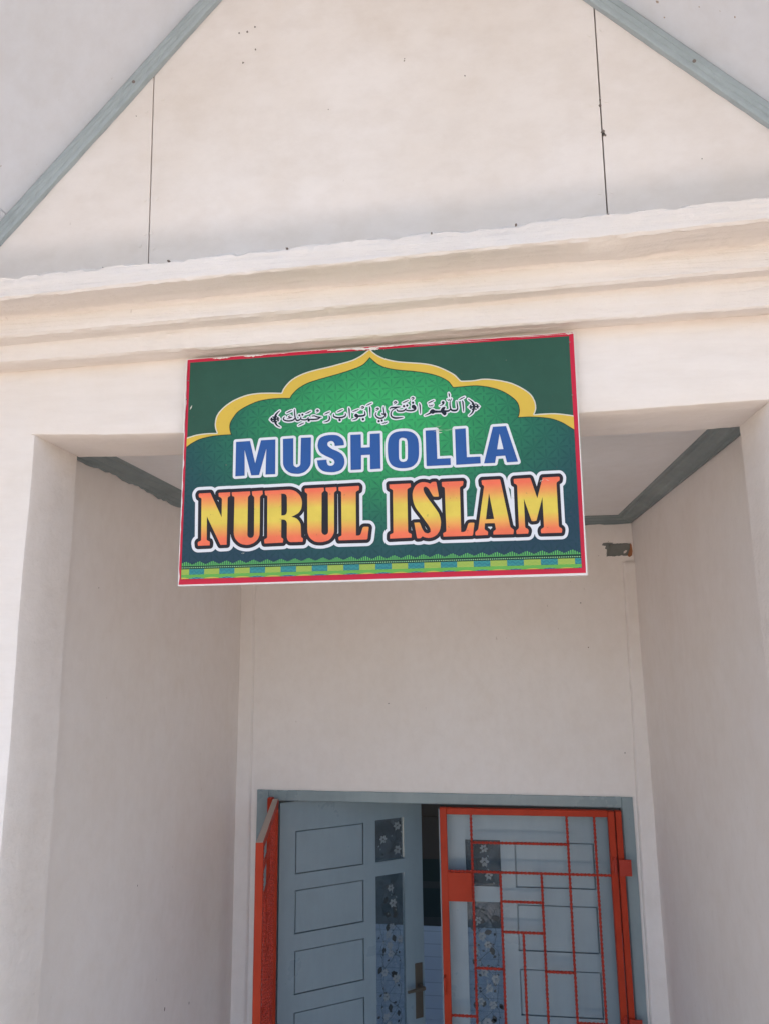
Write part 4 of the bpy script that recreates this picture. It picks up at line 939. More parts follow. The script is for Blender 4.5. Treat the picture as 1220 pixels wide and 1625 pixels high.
    '5706,3844 5702,3842 5701,3838 5699,3799 5710,3753 5714,3749 5720,3749 5724,3754 5729,3803 5715,3841 5710,3844|6028,3739 5964,3715 5948,3706 5917,3685 5915,3681 5916,3677 5920,3674 5924,3674 5973,3692 6033,3725 6036,3729 6036,3733 6032,3738|4961,3803 4953,3801 4945,3798 4929,3785 4926,3780 4925,3776 4927,3771 4931,3767 4935,3766 4959,3774 4967,3774 4972,3771 4957,3757 4940,3746 4934,3743 4933,3737 4937,3731 4943,3731 4962,3740 4978,3750 4988,3758 4992,3765 4994,3772 4994,3778 4989,3789 4977,3798|5756,3720 5752,3716 5746,3696 5742,3689 5736,3688 5730,3691 5725,3699 5724,3705 5719,3709 5715,3709 5711,3706 5705,3690 5697,3689 5693,3691 5691,3693 5688,3710 5684,3713 5680,3713 5675,3708 5676,3697 5677,3688 5680,3682 5684,3677 5691,3674 5699,3672 5706,3673 5714,3676 5718,3680 5728,3673 5737,3672 5745,3672 5751,3675 5756,3679 5762,3693 5765,3715 5762,3719|6103,3690 6097,3686 6097,3682 6098,3678 6140,3636 6163,3609 6173,3594 6176,3586 6169,3581 6165,3576 6164,3570 6164,3564 6168,3558 6172,3554 6185,3553 6188,3534 6187,3529 6166,3528 6164,3530 6165,3542 6161,3551 6151,3557 6141,3557 6134,3553 6128,3544 6127,3536 6131,3525 6131,3523 6106,3519 6102,3515 6102,3511 6105,3506 6131,3501 6132,3499 6128,3489 6129,3481 6135,3473 6143,3468 6153,3467 6162,3473 6167,3483 6165,3495 6184,3495 6189,3494 6187,3476 6185,3474 6180,3476 6172,3475 6166,3471 6164,3465 6164,3457 6167,3450 6172,3446 6181,3444 6174,3422 6165,3402 6154,3384 6145,3373 6104,3335 6105,3329 6110,3324 6114,3324 6128,3333 6153,3348 6167,3358 6181,3371 6197,3391 6213,3417 6234,3463 6243,3496 6271,3498 6272,3497 6269,3485 6272,3474 6281,3466 6293,3465 6302,3471 6307,3480 6306,3493 6299,3501 6327,3507 6330,3513 6329,3517 6325,3520 6299,3525 6304,3537 6304,3547 6298,3558 6288,3562 6278,3561 6269,3553 6266,3544 6270,3531 6268,3530 6241,3531 6234,3554 6225,3576 6211,3602 6203,3614 6186,3630 6148,3660 6108,3689|4864,3741 4796,3716 4744,3691 4742,3687 4742,3683 4746,3678 4750,3678 4806,3693 4869,3726 4873,3730 4873,3736 4870,3740|5397,3708 5331,3686 5278,3656 5274,3652 5274,3648 5276,3643 5282,3641 5343,3662 5402,3693 5405,3697 5405,3703 5400,3707|5978,3663 5973,3659 5972,3654 5992,3427 5994,3422 5997,3420 6001,3419 6005,3421 6007,3426 6011,3488 6006,3625 6001,3638 5986,3660 5982,3663|5728,3669 5724,3667 5723,3663 5714,3628 5712,3608 5712,3576 5714,3545 5717,3520 5723,3496 5692,3476 5682,3473 5651,3472 5605,3476 5615,3494 5630,3532 5630,3538 5626,3544 5622,3547 5616,3549 5583,3544 5573,3541 5565,3536 5552,3520 5535,3494 5531,3485 5530,3473 5478,3474 5425,3481 5404,3491 5393,3502 5381,3508 5367,3511 5354,3510 5344,3507 5336,3502 5324,3487 5313,3480 5308,3474 5305,3468 5304,3460 5307,3446 5252,3415 5201,3391 5198,3387 5201,3381 5205,3380 5267,3395 5327,3416 5334,3422 5354,3412 5371,3410 5389,3415 5405,3428 5442,3429 5477,3430 5537,3425 5545,3426 5568,3393 5593,3369 5602,3363 5612,3362 5626,3367 5638,3377 5645,3387 5649,3403 5647,3432 5678,3433 5693,3436 5708,3444 5735,3466 5746,3452 5756,3445 5773,3439 5794,3434 5819,3432 5837,3433 5856,3438 5870,3446 5881,3458 5889,3471 5893,3485 5895,3501 5893,3536 5873,3649 5871,3653 5867,3656 5863,3656 5859,3653 5858,3648 5859,3577 5867,3519 5867,3507 5863,3495 5855,3484 5844,3477 5828,3475 5795,3477 5780,3479 5766,3484 5758,3494 5750,3508 5743,3537 5738,3574 5737,3623 5738,3662 5733,3668|5578,3674 5570,3671 5562,3664 5557,3657 5555,3647 5556,3638 5559,3629 5565,3621 5573,3615 5560,3603 5511,3581 5509,3576 5513,3571 5527,3573 5564,3581 5578,3587 5590,3595 5610,3617 5614,3641 5614,3649 5611,3658 5605,3666 5597,3671 5587,3674|4590,3734 4576,3728 4559,3713 4556,3707 4558,3700 4562,3696 4568,3695 4590,3705 4602,3706 4608,3703 4585,3689 4567,3679 4561,3676 4560,3671 4561,3667 4567,3664 4593,3674 4617,3685 4623,3689 4629,3696 4631,3702 4631,3710 4626,3721 4612,3730 4600,3733|4958,3702 4948,3700 4940,3693 4936,3685 4935,3675 4938,3666 4943,3658 4951,3652 4961,3650 4971,3652 4978,3658 4983,3666 4985,3676 4983,3686 4977,3695 4968,3701|4105,3731 4045,3711 3992,3682 3989,3678 3990,3674 3993,3669 3998,3669 4054,3688 4110,3716 4113,3720 4113,3726 4109,3730|5091,3661 5088,3659 5087,3655 5104,3433 5106,3429 5109,3427 5113,3427 5117,3429 5119,3434 5121,3491 5121,3610 5115,3627 5099,3659 5095,3661|6250,3584 6244,3581 6240,3576 6238,3570 6238,3561 6242,3555 6247,3551 6253,3549 6259,3549 6265,3552 6269,3558 6271,3563 6271,3570 6268,3576 6264,3581 6258,3583|5375,3621 5371,3620 5369,3617 5362,3595 5360,3591 5357,3589 5347,3591 5341,3601 5340,3607 5336,3610 5332,3610 5328,3608 5322,3592 5316,3590 5308,3592 5305,3609 5301,3613 5297,3614 5293,3612 5291,3606 5295,3585 5298,3580 5304,3576 5312,3573 5320,3573 5327,3575 5335,3580 5345,3574 5361,3573 5371,3578 5377,3590 5382,3614 5380,3619|4831,3649 4823,3645 4817,3637 4814,3627 4815,3617 4819,3608 4826,3602 4836,3598 4845,3598 4854,3603 4860,3610 4863,3620 4862,3630 4858,3639 4851,3646 4841,3649|4967,3634 4953,3631 4942,3623 4934,3611 4930,3597 4932,3579 4935,3570 4941,3562 4950,3554 4962,3548 4971,3541 4982,3537 4983,3535 4957,3526 4930,3521 4904,3521 4877,3523 4843,3530 4817,3541 4826,3559 4825,3563 4822,3567 4816,3569 4811,3568 4794,3551 4768,3533 4752,3528 4734,3525 4691,3526 4667,3528 4653,3532 4645,3535 4630,3556 4622,3561 4618,3560 4613,3557 4611,3553 4611,3547 4622,3520 4631,3508 4649,3500 4677,3494 4720,3491 4758,3495 4770,3497 4779,3502 4800,3520 4843,3499 4888,3490 4931,3487 4953,3490 4975,3494 4989,3498 5000,3504 5018,3518 5024,3526 5029,3536 5031,3546 5031,3558 5029,3583 5017,3602 5010,3609 5000,3621 4992,3628 4981,3633|4765,3639 4756,3635 4750,3627 4747,3619 4748,3608 4751,3600 4759,3592 4769,3588 4778,3588 4787,3592 4793,3599 4797,3610 4796,3620 4791,3629 4783,3636 4775,3639|3904,3667 3894,3662 3878,3651 3876,3645 3877,3639 3882,3635 3886,3634 3910,3639 3924,3638 3923,3636 3910,3623 3886,3615 3884,3612 3884,3608 3890,3603 3916,3607 3936,3619 3943,3627 3947,3635 3948,3643 3946,3649 3938,3659 3930,3663 3920,3667 3912,3668|4052,3656 4050,3653 4049,3649 4050,3608 4053,3554 4061,3465 4065,3429 4069,3425 4073,3424 4077,3426 4079,3429 4082,3552 4081,3610 4075,3627 4062,3653 4058,3656|4348,3634 4343,3629 4336,3590 4345,3536 4348,3497 4353,3480 4351,3480 4317,3488 4309,3485 4306,3481 4305,3475 4307,3467 4313,3461 4349,3448 4367,3443 4366,3436 4363,3429 4347,3412 4335,3405 4323,3401 4305,3398 4291,3397 4269,3400 4255,3405 4229,3418 4217,3427 4210,3435 4194,3463 4194,3473 4198,3492 4211,3514 4210,3518 4206,3520 4202,3519 4196,3514 4185,3505 4179,3497 4171,3475 4170,3458 4176,3440 4185,3420 4196,3405 4209,3394 4225,3383 4247,3372 4265,3366 4285,3362 4308,3363 4330,3367 4350,3375 4364,3384 4378,3397 4392,3416 4399,3437 4399,3455 4395,3472 4378,3493 4376,3497 4363,3593 4357,3628 4354,3633|4638,3615 4539,3617 4505,3611 4489,3604 4482,3598 4475,3586 4468,3570 4467,3566 4471,3561 4477,3560 4495,3577 4507,3581 4581,3582 4549,3564 4527,3550 4513,3535 4501,3519 4491,3495 4485,3468 4485,3444 4490,3417 4500,3398 4513,3382 4529,3370 4551,3359 4574,3352 4598,3347 4626,3347 4665,3350 4691,3353 4756,3366 4759,3368 4760,3372 4759,3376 4756,3379 4620,3384 4592,3387 4569,3392 4543,3403 4528,3415 4518,3429 4512,3452 4512,3475 4520,3501 4532,3523 4546,3537 4572,3553 4630,3579 4636,3584 4664,3586 4702,3596 4706,3598 4706,3605 4702,3609 4662,3615|3616,3655 3612,3653 3611,3649 3610,3616 3621,3489 3628,3433 3631,3429 3636,3427 3640,3428 3643,3432 3645,3488 3643,3618 3637,3631 3623,3653 3620,3655|4222,3616 4212,3612 4193,3599 4190,3593 4191,3587 4196,3581 4202,3579 4224,3588 4232,3588 4237,3586 4218,3571 4195,3558 4191,3554 4191,3548 4194,3544 4200,3544 4224,3554 4246,3566 4254,3573 4259,3581 4261,3589 4260,3595 4252,3606 4236,3615 4228,3617|6245,3472 6239,3468 6235,3460 6236,3450 6239,3444 6244,3440 6250,3439 6256,3439 6261,3442 6265,3446 6268,3452 6267,3461 6264,3467 6258,3472 6253,3473|2450,3695 2443,3692 2441,3687 2440,3622 2445,3553 2455,3498 2440,3480 2432,3472 2414,3464 2397,3458 2379,3455 2354,3454 2321,3454 2292,3457 2267,3463 2240,3474 2232,3482 2226,3491 2226,3497 2232,3509 2251,3531 2250,3537 2246,3540 2241,3540 2221,3529 2211,3521 2203,3508 2198,3494 2199,3482 2206,3469 2216,3455 2231,3444 2262,3431 2297,3422 2338,3419 2382,3421 2404,3425 2430,3435 2451,3447 2465,3463 2480,3440 2490,3429 2501,3422 2513,3419 2534,3420 2554,3426 2575,3437 2591,3450 2603,3440 2612,3435 2640,3428 2667,3424 2692,3423 2704,3425 2718,3430 2732,3438 2737,3436 2738,3433 2736,3419 2741,3406 2751,3397 2764,3394 2774,3396 2784,3404 2788,3412 2788,3426 2790,3427 2843,3421 2884,3421 2925,3422 2961,3427 2977,3434 3012,3459 3018,3469 3040,3469 3044,3472 3046,3478 3044,3482 3040,3485 2963,3500 2940,3506 2901,3523 2883,3528 2866,3528 2830,3522 2826,3520 2824,3516 2823,3512 2826,3506 2832,3503 2867,3503 2881,3501 2895,3496 2938,3474 2949,3471 2967,3470 2969,3468 2967,3466 2949,3459 2908,3455 2873,3455 2812,3458 2761,3462 2758,3463 2763,3482 2763,3488 2758,3494 2752,3496 2748,3495 2744,3492 2733,3471 2708,3458 2697,3455 2681,3454 2646,3456 2619,3462 2604,3475 2603,3510 2599,3517 2592,3519 2586,3517 2583,3513 2578,3484 2573,3474 2568,3469 2543,3458 2521,3453 2513,3454 2504,3462 2496,3473 2488,3490 2483,3505 2470,3576 2459,3686 2456,3692|3488,3628 3422,3603 3367,3575 3363,3571 3364,3564 3369,3561 3373,3562 3434,3581 3493,3613 3497,3617 3497,3623 3492,3627|3823,3608 3759,3588 3702,3564 3699,3559 3699,3555 3702,3551 3707,3550 3767,3564 3828,3592 3832,3596 3832,3603 3828,3607|2943,3654 2933,3650 2919,3637 2917,3631 2918,3625 2923,3619 2929,3617 2935,3618 2945,3624 2958,3622 2947,3612 2921,3602 2919,3600 2918,3593 2923,3588 2927,3588 2944,3592 2956,3596 2968,3603 2974,3609 2980,3617 2981,3629 2978,3636 2973,3642 2957,3652 2949,3654|2388,3674 2322,3650 2275,3626 2271,3622 2271,3616 2275,3611 2282,3611 2333,3626 2394,3659 2398,3662 2398,3669 2394,3674|2127,3681 2082,3653 2039,3615 2024,3595 2003,3548 1998,3556 1988,3562 1978,3561 1971,3556 1968,3550 1968,3544 1970,3537 1974,3531 1985,3526 1991,3526 1997,3529 1993,3508 1973,3507 1972,3518 1966,3528 1956,3534 1945,3535 1937,3530 1932,3521 1932,3510 1936,3501 1917,3496 1914,3490 1916,3486 1919,3484 1938,3480 1940,3478 1938,3472 1938,3464 1942,3455 1947,3449 1953,3446 1959,3445 1966,3446 1972,3449 1970,3441 1971,3434 1974,3428 1979,3423 1987,3421 1995,3422 2002,3426 2005,3433 2007,3433 2029,3387 2044,3366 2057,3352 2071,3339 2084,3330 2128,3310 2142,3303 2146,3303 2151,3307 2151,3313 2148,3318 2101,3352 2090,3363 2080,3376 2069,3397 2063,3417 2072,3418 2078,3422 2082,3430 2081,3438 2077,3445 2071,3450 2065,3452 2056,3450 2054,3455 2053,3471 2054,3475 2079,3476 2080,3474 2078,3468 2077,3462 2082,3450 2092,3442 2105,3441 2111,3444 2115,3448 2119,3459 2118,3466 2115,3472 2106,3481 2131,3486 2135,3490 2134,3496 2130,3499 2108,3504 2113,3514 2113,3524 2107,3534 2097,3540 2084,3539 2076,3533 2072,3523 2075,3510 2074,3509 2054,3509 2055,3528 2064,3527 2069,3529 2074,3533 2077,3539 2077,3545 2075,3552 2071,3556 2062,3563 2069,3584 2079,3602 2097,3628 2136,3669 2136,3674 2134,3678|2800,3630 2690,3582 2687,3578 2687,3572 2692,3568 2698,3569 2745,3579 2757,3583 2768,3589 2812,3619 2813,3625 2810,3629 2806,3631|3948,3559 3944,3552 3948,3519 3948,3490 3946,3485 3934,3480 3915,3476 3885,3473 3839,3473 3823,3474 3815,3476 3812,3486 3806,3495 3799,3502 3789,3508 3781,3510 3771,3511 3761,3508 3752,3504 3743,3494 3738,3482 3737,3468 3740,3455 3749,3443 3759,3435 3771,3430 3785,3430 3779,3418 3769,3410 3751,3401 3723,3391 3694,3384 3692,3382 3691,3378 3694,3372 3735,3374 3757,3378 3783,3387 3801,3399 3810,3410 3825,3433 3881,3433 3911,3436 3943,3443 3964,3453 3973,3462 3977,3472 3979,3486 3977,3501 3972,3522 3959,3556 3954,3559|3210,3591 3148,3571 3101,3546 3098,3543 3097,3539 3099,3534 3103,3532 3158,3547 3215,3575 3218,3580 3218,3584 3216,3588|3539,3542 3536,3536 3540,3506 3536,3492 3525,3484 3509,3475 3481,3466 3446,3462 3402,3462 3363,3468 3342,3475 3323,3484 3308,3495 3302,3514 3307,3533 3305,3537 3300,3540 3294,3538 3280,3519 3278,3509 3280,3490 3286,3474 3294,3464 3323,3446 3349,3435 3380,3428 3416,3424 3448,3425 3481,3429 3505,3435 3523,3442 3547,3458 3554,3464 3560,3472 3564,3488 3563,3509 3548,3539 3545,3542|2620,3581 2612,3577 2606,3570 2603,3562 2603,3552 2607,3543 2614,3536 2623,3533 2633,3532 2641,3536 2647,3543 2650,3551 2650,3562 2645,3570 2638,3577 2630,3580|2556,3571 2548,3569 2540,3563 2536,3556 2535,3545 2538,3536 2545,3528 2553,3524 2561,3522 2569,3524 2577,3530 2582,3538 2583,3547 2581,3555 2575,3564 2567,3570|2357,3558 2324,3545 2315,3536 2312,3527 2315,3517 2322,3510 2335,3507 2354,3506 2349,3506 2347,3504 2337,3502 2292,3496 2289,3493 2288,3487 2294,3483 2321,3485 2364,3490 2401,3506 2405,3511 2405,3519 2399,3524 2366,3525 2336,3528 2363,3544 2365,3549 2364,3554 2361,3557|3193,3505 3189,3498 3194,3469 3193,3442 3191,3430 3185,3418 3173,3404 3153,3392 3116,3380 3084,3373 3081,3368 3084,3362 3102,3361 3118,3360 3137,3362 3157,3365 3173,3370 3185,3376 3199,3386 3214,3403 3220,3416 3223,3430 3223,3463 3218,3478 3205,3501 3199,3506|3915,3408 3905,3404 3898,3396 3894,3386 3894,3376 3899,3365 3907,3357 3917,3353 3927,3353 3937,3358 3944,3365 3948,3375 3947,3385 3943,3396 3935,3403 3925,3408|3420,3421 3410,3417 3402,3409 3399,3399 3399,3389 3404,3378 3412,3370 3422,3366 3432,3366 3442,3370 3449,3377 3453,3387 3452,3398 3447,3408 3440,3416 3430,3420|4314,3354 4304,3351 4297,3344 4293,3336 4293,3326 4296,3316 4302,3308 4310,3304 4320,3302 4330,3305 4337,3311 4341,3319 4342,3329 4339,3340 4332,3348 4324,3352|4245,3343 4237,3339 4230,3332 4227,3322 4228,3311 4233,3303 4240,3296 4250,3293 4260,3293 4268,3297 4274,3305 4277,3315 4276,3325 4272,3333 4265,3340 4255,3344|1989,3473 1994,3473 2000,3454 1999,3452 1990,3457 1984,3457 1978,3455 1978,3457 1979,3463 1978,3472 1980,3474|4419,3298 4314,3267 4311,3264 4311,3257 4316,3254 4322,3254 4367,3258 4387,3265 4427,3285 4429,3289 4428,3294 4425,3297|2653,3381 2588,3361 2574,3353 2535,3331 2533,3327 2533,3323 2537,3318 2541,3318 2598,3337 2659,3365 2663,3369 2663,3375 2659,3379',
    'arabic_outline':
    '5699,3871 5682,3859 5675,3841 5674,3796 5687,3740 5673,3740 5661,3734 5652,3722 5649,3708 5652,3683 5659,3667 5671,3655 5691,3644 5687,3618 5686,3587 5693,3509 5677,3499 5645,3500 5655,3528 5655,3540 5651,3553 5644,3563 5634,3571 5622,3575 5608,3576 5629,3598 5635,3611 5640,3641 5636,3664 5625,3682 5609,3695 5590,3701 5570,3700 5550,3690 5535,3670 5529,3646 5534,3621 5498,3605 5490,3598 5485,3588 5485,3567 5497,3550 5513,3544 5538,3546 5508,3501 5480,3501 5432,3507 5418,3514 5399,3529 5378,3537 5358,3538 5340,3535 5321,3524 5291,3495 5281,3480 5277,3460 5186,3414 5176,3403 5172,3388 5175,3374 5182,3363 5192,3356 5206,3353 5275,3369 5336,3390 5361,3384 5385,3385 5400,3391 5418,3402 5479,3403 5533,3398 5550,3375 5579,3347 5594,3338 5611,3335 5635,3341 5657,3358 5670,3377 5674,3399 5675,3406 5704,3411 5734,3429 5747,3420 5772,3411 5822,3405 5846,3407 5865,3413 5884,3423 5897,3435 5914,3466 5921,3500 5919,3534 5898,3658 5908,3650 5918,3647 5929,3647 5945,3653 5947,3651 5967,3424 5971,3412 5981,3399 5994,3393 6008,3393 6021,3400 6032,3418 6035,3465 6033,3609 6027,3642 6005,3678 6051,3705 6058,3715 6062,3729 6059,3745 6049,3758 6035,3766 6019,3765 5953,3740 5903,3708 5895,3701 5891,3691 5891,3670 5880,3679 5868,3683 5856,3682 5844,3676 5835,3664 5833,3650 5833,3576 5840,3509 5837,3503 5833,3502 5796,3503 5780,3507 5772,3523 5766,3556 5763,3648 5776,3662 5784,3677 5791,3707 5790,3720 5785,3732 5776,3741 5766,3746 5750,3749 5755,3804 5737,3854 5720,3869 5711,3872|4958,3830 4936,3824 4914,3808 4905,3798 4900,3784 4901,3767 4909,3753 4908,3730 4920,3711 4912,3695 4909,3676 4913,3658 4922,3643 4908,3619 4904,3595 4907,3572 4918,3548 4879,3550 4852,3557 4850,3571 4869,3580 4883,3596 4889,3612 4889,3628 4883,3647 4872,3662 4855,3673 4836,3677 4885,3703 4896,3716 4900,3728 4898,3743 4891,3755 4882,3764 4868,3768 4854,3767 4784,3741 4727,3712 4718,3699 4716,3682 4722,3666 4735,3652 4727,3641 4722,3627 4702,3637 4662,3642 4594,3645 4629,3660 4644,3670 4655,3688 4658,3707 4652,3727 4638,3745 4614,3758 4586,3761 4572,3757 4559,3750 4540,3732 4532,3721 4530,3706 4536,3685 4534,3667 4539,3654 4546,3645 4507,3640 4481,3631 4463,3618 4451,3598 4441,3574 4444,3555 4457,3539 4477,3532 4466,3504 4460,3483 4458,3449 4463,3416 4475,3389 4495,3363 4517,3346 4550,3331 4588,3322 4619,3320 4683,3324 4766,3341 4776,3347 4782,3355 4786,3365 4786,3377 4777,3396 4759,3406 4610,3412 4575,3418 4549,3430 4542,3438 4538,3455 4538,3469 4543,3487 4556,3509 4588,3530 4603,3500 4621,3483 4649,3472 4686,3466 4728,3464 4763,3468 4785,3474 4805,3487 4835,3474 4860,3468 4899,3461 4933,3460 4987,3469 5020,3484 5042,3504 5053,3524 5057,3548 5055,3585 5039,3615 5019,3639 5006,3650 5011,3670 5009,3689 5000,3708 4986,3721 5005,3736 5016,3752 5020,3770 5017,3791 5007,3807 4993,3819 4976,3827|6097,3717 6084,3710 6075,3700 6071,3686 6073,3671 6080,3659 6144,3592 6140,3585 6127,3580 6116,3573 6107,3561 6103,3548 6083,3535 6077,3521 6077,3507 6086,3489 6104,3479 6109,3464 6117,3453 6129,3445 6142,3441 6149,3431 6143,3416 6129,3394 6084,3352 6079,3341 6079,3326 6083,3316 6090,3306 6100,3300 6111,3298 6127,3301 6166,3324 6189,3342 6208,3363 6225,3386 6240,3413 6255,3412 6268,3415 6280,3423 6290,3438 6306,3441 6319,3450 6328,3463 6333,3481 6344,3487 6351,3496 6355,3506 6355,3518 6349,3533 6330,3547 6323,3566 6312,3580 6291,3589 6280,3601 6268,3608 6253,3611 6237,3608 6221,3631 6196,3655 6121,3712 6109,3716|5393,3735 5320,3711 5263,3679 5250,3663 5249,3641 5255,3628 5266,3617 5267,3591 5273,3572 5290,3553 5315,3546 5335,3549 5354,3545 5372,3548 5388,3557 5400,3575 5407,3607 5406,3623 5395,3640 5377,3649 5421,3673 5429,3685 5431,3699 5428,3714 5420,3725 5407,3733|4099,3758 4033,3737 3978,3705 3966,3692 3962,3672 3944,3686 3920,3694 3900,3694 3880,3686 3861,3673 3851,3659 3849,3643 3858,3622 3856,3613 3848,3624 3839,3631 3827,3635 3815,3634 3747,3613 3688,3588 3676,3575 3672,3563 3673,3550 3678,3539 3686,3530 3706,3523 3738,3528 3719,3507 3710,3480 3714,3450 3730,3423 3684,3410 3672,3401 3666,3391 3664,3379 3666,3367 3673,3356 3684,3347 3696,3344 3761,3350 3787,3359 3811,3372 3825,3384 3841,3406 3867,3406 3871,3404 3868,3390 3868,3373 3878,3350 3888,3339 3901,3331 3915,3326 3929,3326 3943,3330 3955,3337 3965,3347 3972,3361 3974,3375 3973,3390 3968,3405 3958,3417 3985,3435 3998,3452 4005,3476 4003,3503 3996,3533 3978,3573 3960,3586 3936,3586 3954,3598 3967,3613 3973,3629 3974,3651 3984,3644 3996,3641 4022,3647 4032,3481 4038,3429 4042,3417 4055,3402 4071,3397 4089,3401 4102,3413 4106,3429 4108,3604 4102,3629 4081,3670 4129,3695 4138,3708 4140,3722 4137,3737 4127,3750 4113,3757|5086,3688 5076,3684 5068,3677 5061,3657 5078,3431 5084,3416 5093,3406 5105,3401 5119,3400 5137,3410 5145,3429 5147,3613 5138,3638 5118,3676 5104,3687|4801,3663 4797,3658 4795,3661|4342,3661 4330,3655 4321,3645 4311,3604 4310,3588 4320,3517 4303,3513 4291,3506 4283,3495 4279,3481 4280,3466 4286,3451 4299,3439 4321,3429 4315,3427 4289,3424 4259,3432 4233,3448 4220,3470 4222,3480 4237,3504 4238,3516 4234,3529 4268,3548 4284,3569 4287,3593 4284,3606 4276,3619 4252,3637 4224,3644 4198,3637 4176,3621 4169,3613 4164,3593 4170,3572 4164,3551 4171,3530 4159,3517 4151,3501 4145,3483 4143,3464 4146,3448 4153,3429 4173,3393 4188,3377 4216,3357 4205,3341 4201,3323 4204,3302 4213,3286 4229,3272 4248,3266 4268,3267 4286,3276 4284,3261 4287,3249 4294,3238 4306,3229 4319,3227 4381,3233 4439,3260 4450,3270 4455,3284 4454,3298 4447,3312 4435,3322 4415,3325 4368,3312 4368,3332 4363,3351 4390,3370 4412,3397 4423,3425 4426,3455 4418,3483 4401,3506 4389,3595 4380,3639 4373,3650 4364,3657 4354,3661|3610,3683 3599,3679 3591,3672 3584,3653 3583,3616 3593,3495 3602,3430 3605,3420 3612,3411 3622,3403 3632,3400 3644,3400 3661,3410 3670,3428 3672,3558 3669,3619 3662,3640 3641,3672 3626,3682|4729,3585 4743,3571 4760,3560 4755,3557 4735,3553 4693,3553 4660,3558 4713,3571 4723,3577|2445,3723 2435,3720 2425,3714 2413,3693 2398,3701 2381,3702 2310,3676 2256,3648 2248,3638 2244,3626 2245,3609 2255,3594 2270,3585 2284,3583 2346,3601 2411,3636 2419,3543 2406,3550 2392,3552 2385,3569 2373,3581 2360,3585 2348,3586 2315,3573 2301,3564 2289,3547 2285,3525 2279,3521 2276,3544 2265,3559 2247,3568 2228,3566 2205,3553 2191,3541 2180,3525 2173,3508 2171,3492 2174,3475 2183,3456 2194,3440 2212,3424 2237,3411 2275,3399 2310,3393 2355,3392 2400,3395 2431,3405 2462,3420 2485,3401 2511,3392 2530,3391 2553,3395 2593,3414 2628,3402 2575,3386 2520,3355 2512,3347 2506,3331 2508,3313 2521,3297 2537,3291 2552,3292 2609,3311 2677,3343 2686,3354 2690,3368 2689,3380 2682,3396 2714,3399 2723,3387 2735,3376 2749,3369 2764,3366 2778,3368 2792,3374 2802,3382 2813,3397 2843,3393 2911,3393 2959,3398 2980,3404 2998,3414 3034,3442 3053,3444 3066,3454 3072,3466 3073,3478 3070,3491 3063,3501 3046,3511 2950,3531 2899,3552 2868,3555 2821,3549 2805,3539 2798,3528 2796,3515 2798,3503 2807,3488 2806,3486 2791,3487 2785,3503 2777,3513 2764,3521 2750,3524 2729,3517 2721,3509 2713,3493 2693,3483 2664,3482 2631,3487 2631,3504 2648,3508 2662,3516 2672,3529 2678,3545 2688,3541 2700,3541 2766,3556 2830,3597 2839,3615 2837,3636 2822,3653 2802,3659 2789,3656 2677,3607 2661,3592 2642,3605 2622,3609 2601,3604 2585,3590 2570,3597 2556,3599 2542,3597 2529,3591 2519,3582 2511,3569 2508,3553 2509,3539 2515,3524 2524,3511 2551,3494 2543,3487 2523,3482 2513,3499 2503,3539 2484,3695 2479,3706 2470,3715 2458,3721|3482,3655 3409,3629 3345,3593 3337,3574 3341,3553 3357,3537 3377,3534 3444,3555 3515,3595 3522,3605 3524,3615 3519,3636 3503,3652|2939,3682 2916,3673 2895,3651 2890,3635 2894,3614 2891,3595 2897,3577 2911,3564 2927,3560 2950,3565 2976,3575 2994,3589 3005,3607 3008,3628 3001,3649 2986,3666 2961,3679|2120,3709 2109,3705 2074,3682 2028,3645 2008,3623 1990,3590 1975,3590 1963,3586 1951,3576 1943,3563 1928,3558 1918,3551 1908,3539 1904,3522 1890,3508 1887,3496 1888,3485 1892,3473 1901,3464 1911,3457 1917,3444 1927,3432 1948,3420 1956,3408 1969,3399 1981,3394 1996,3393 2015,3361 2038,3333 2064,3312 2095,3295 2134,3278 2151,3276 2170,3285 2177,3295 2179,3306 2177,3320 2170,3333 2116,3374 2097,3400 2105,3412 2124,3419 2137,3431 2144,3445 2146,3462 2158,3473 2162,3488 2158,3507 2151,3517 2140,3525 2129,3549 2117,3560 2096,3568 2094,3572 2121,3612 2157,3650 2163,3664 2162,3681 2154,3696 2139,3707|3859,3599 3870,3584 3886,3576 3914,3578 3936,3584 3924,3574 3918,3560 3922,3506 3873,3500 3833,3501 3812,3525 3780,3539 3846,3571 3856,3582|3204,3618 3135,3596 3085,3569 3075,3559 3070,3545 3072,3530 3081,3515 3093,3507 3111,3505 3169,3520 3162,3500 3167,3468 3166,3446 3161,3431 3142,3418 3067,3396 3057,3385 3054,3369 3060,3350 3076,3336 3088,3334 3133,3334 3169,3340 3192,3348 3218,3365 3237,3388 3245,3406 3249,3424 3250,3451 3248,3472 3224,3519 3213,3529 3197,3535 3237,3558 3244,3572 3244,3586 3240,3599 3231,3610 3218,3616|3533,3569 3519,3561 3511,3549 3509,3537 3513,3512 3511,3508 3485,3496 3434,3489 3387,3491 3345,3503 3331,3510 3333,3537 3322,3557 3302,3567 3290,3566 3280,3562 3262,3544 3254,3528 3251,3511 3254,3484 3261,3465 3271,3450 3284,3438 3310,3423 3337,3411 3370,3403 3374,3381 3380,3367 3390,3354 3404,3344 3430,3338 3445,3340 3457,3346 3467,3356 3476,3370 3479,3384 3479,3401 3519,3410 3546,3423 3574,3445 3587,3468 3591,3485 3590,3507 3585,3524 3572,3550 3565,3559 3555,3566 3545,3570',
    'arch_rim':
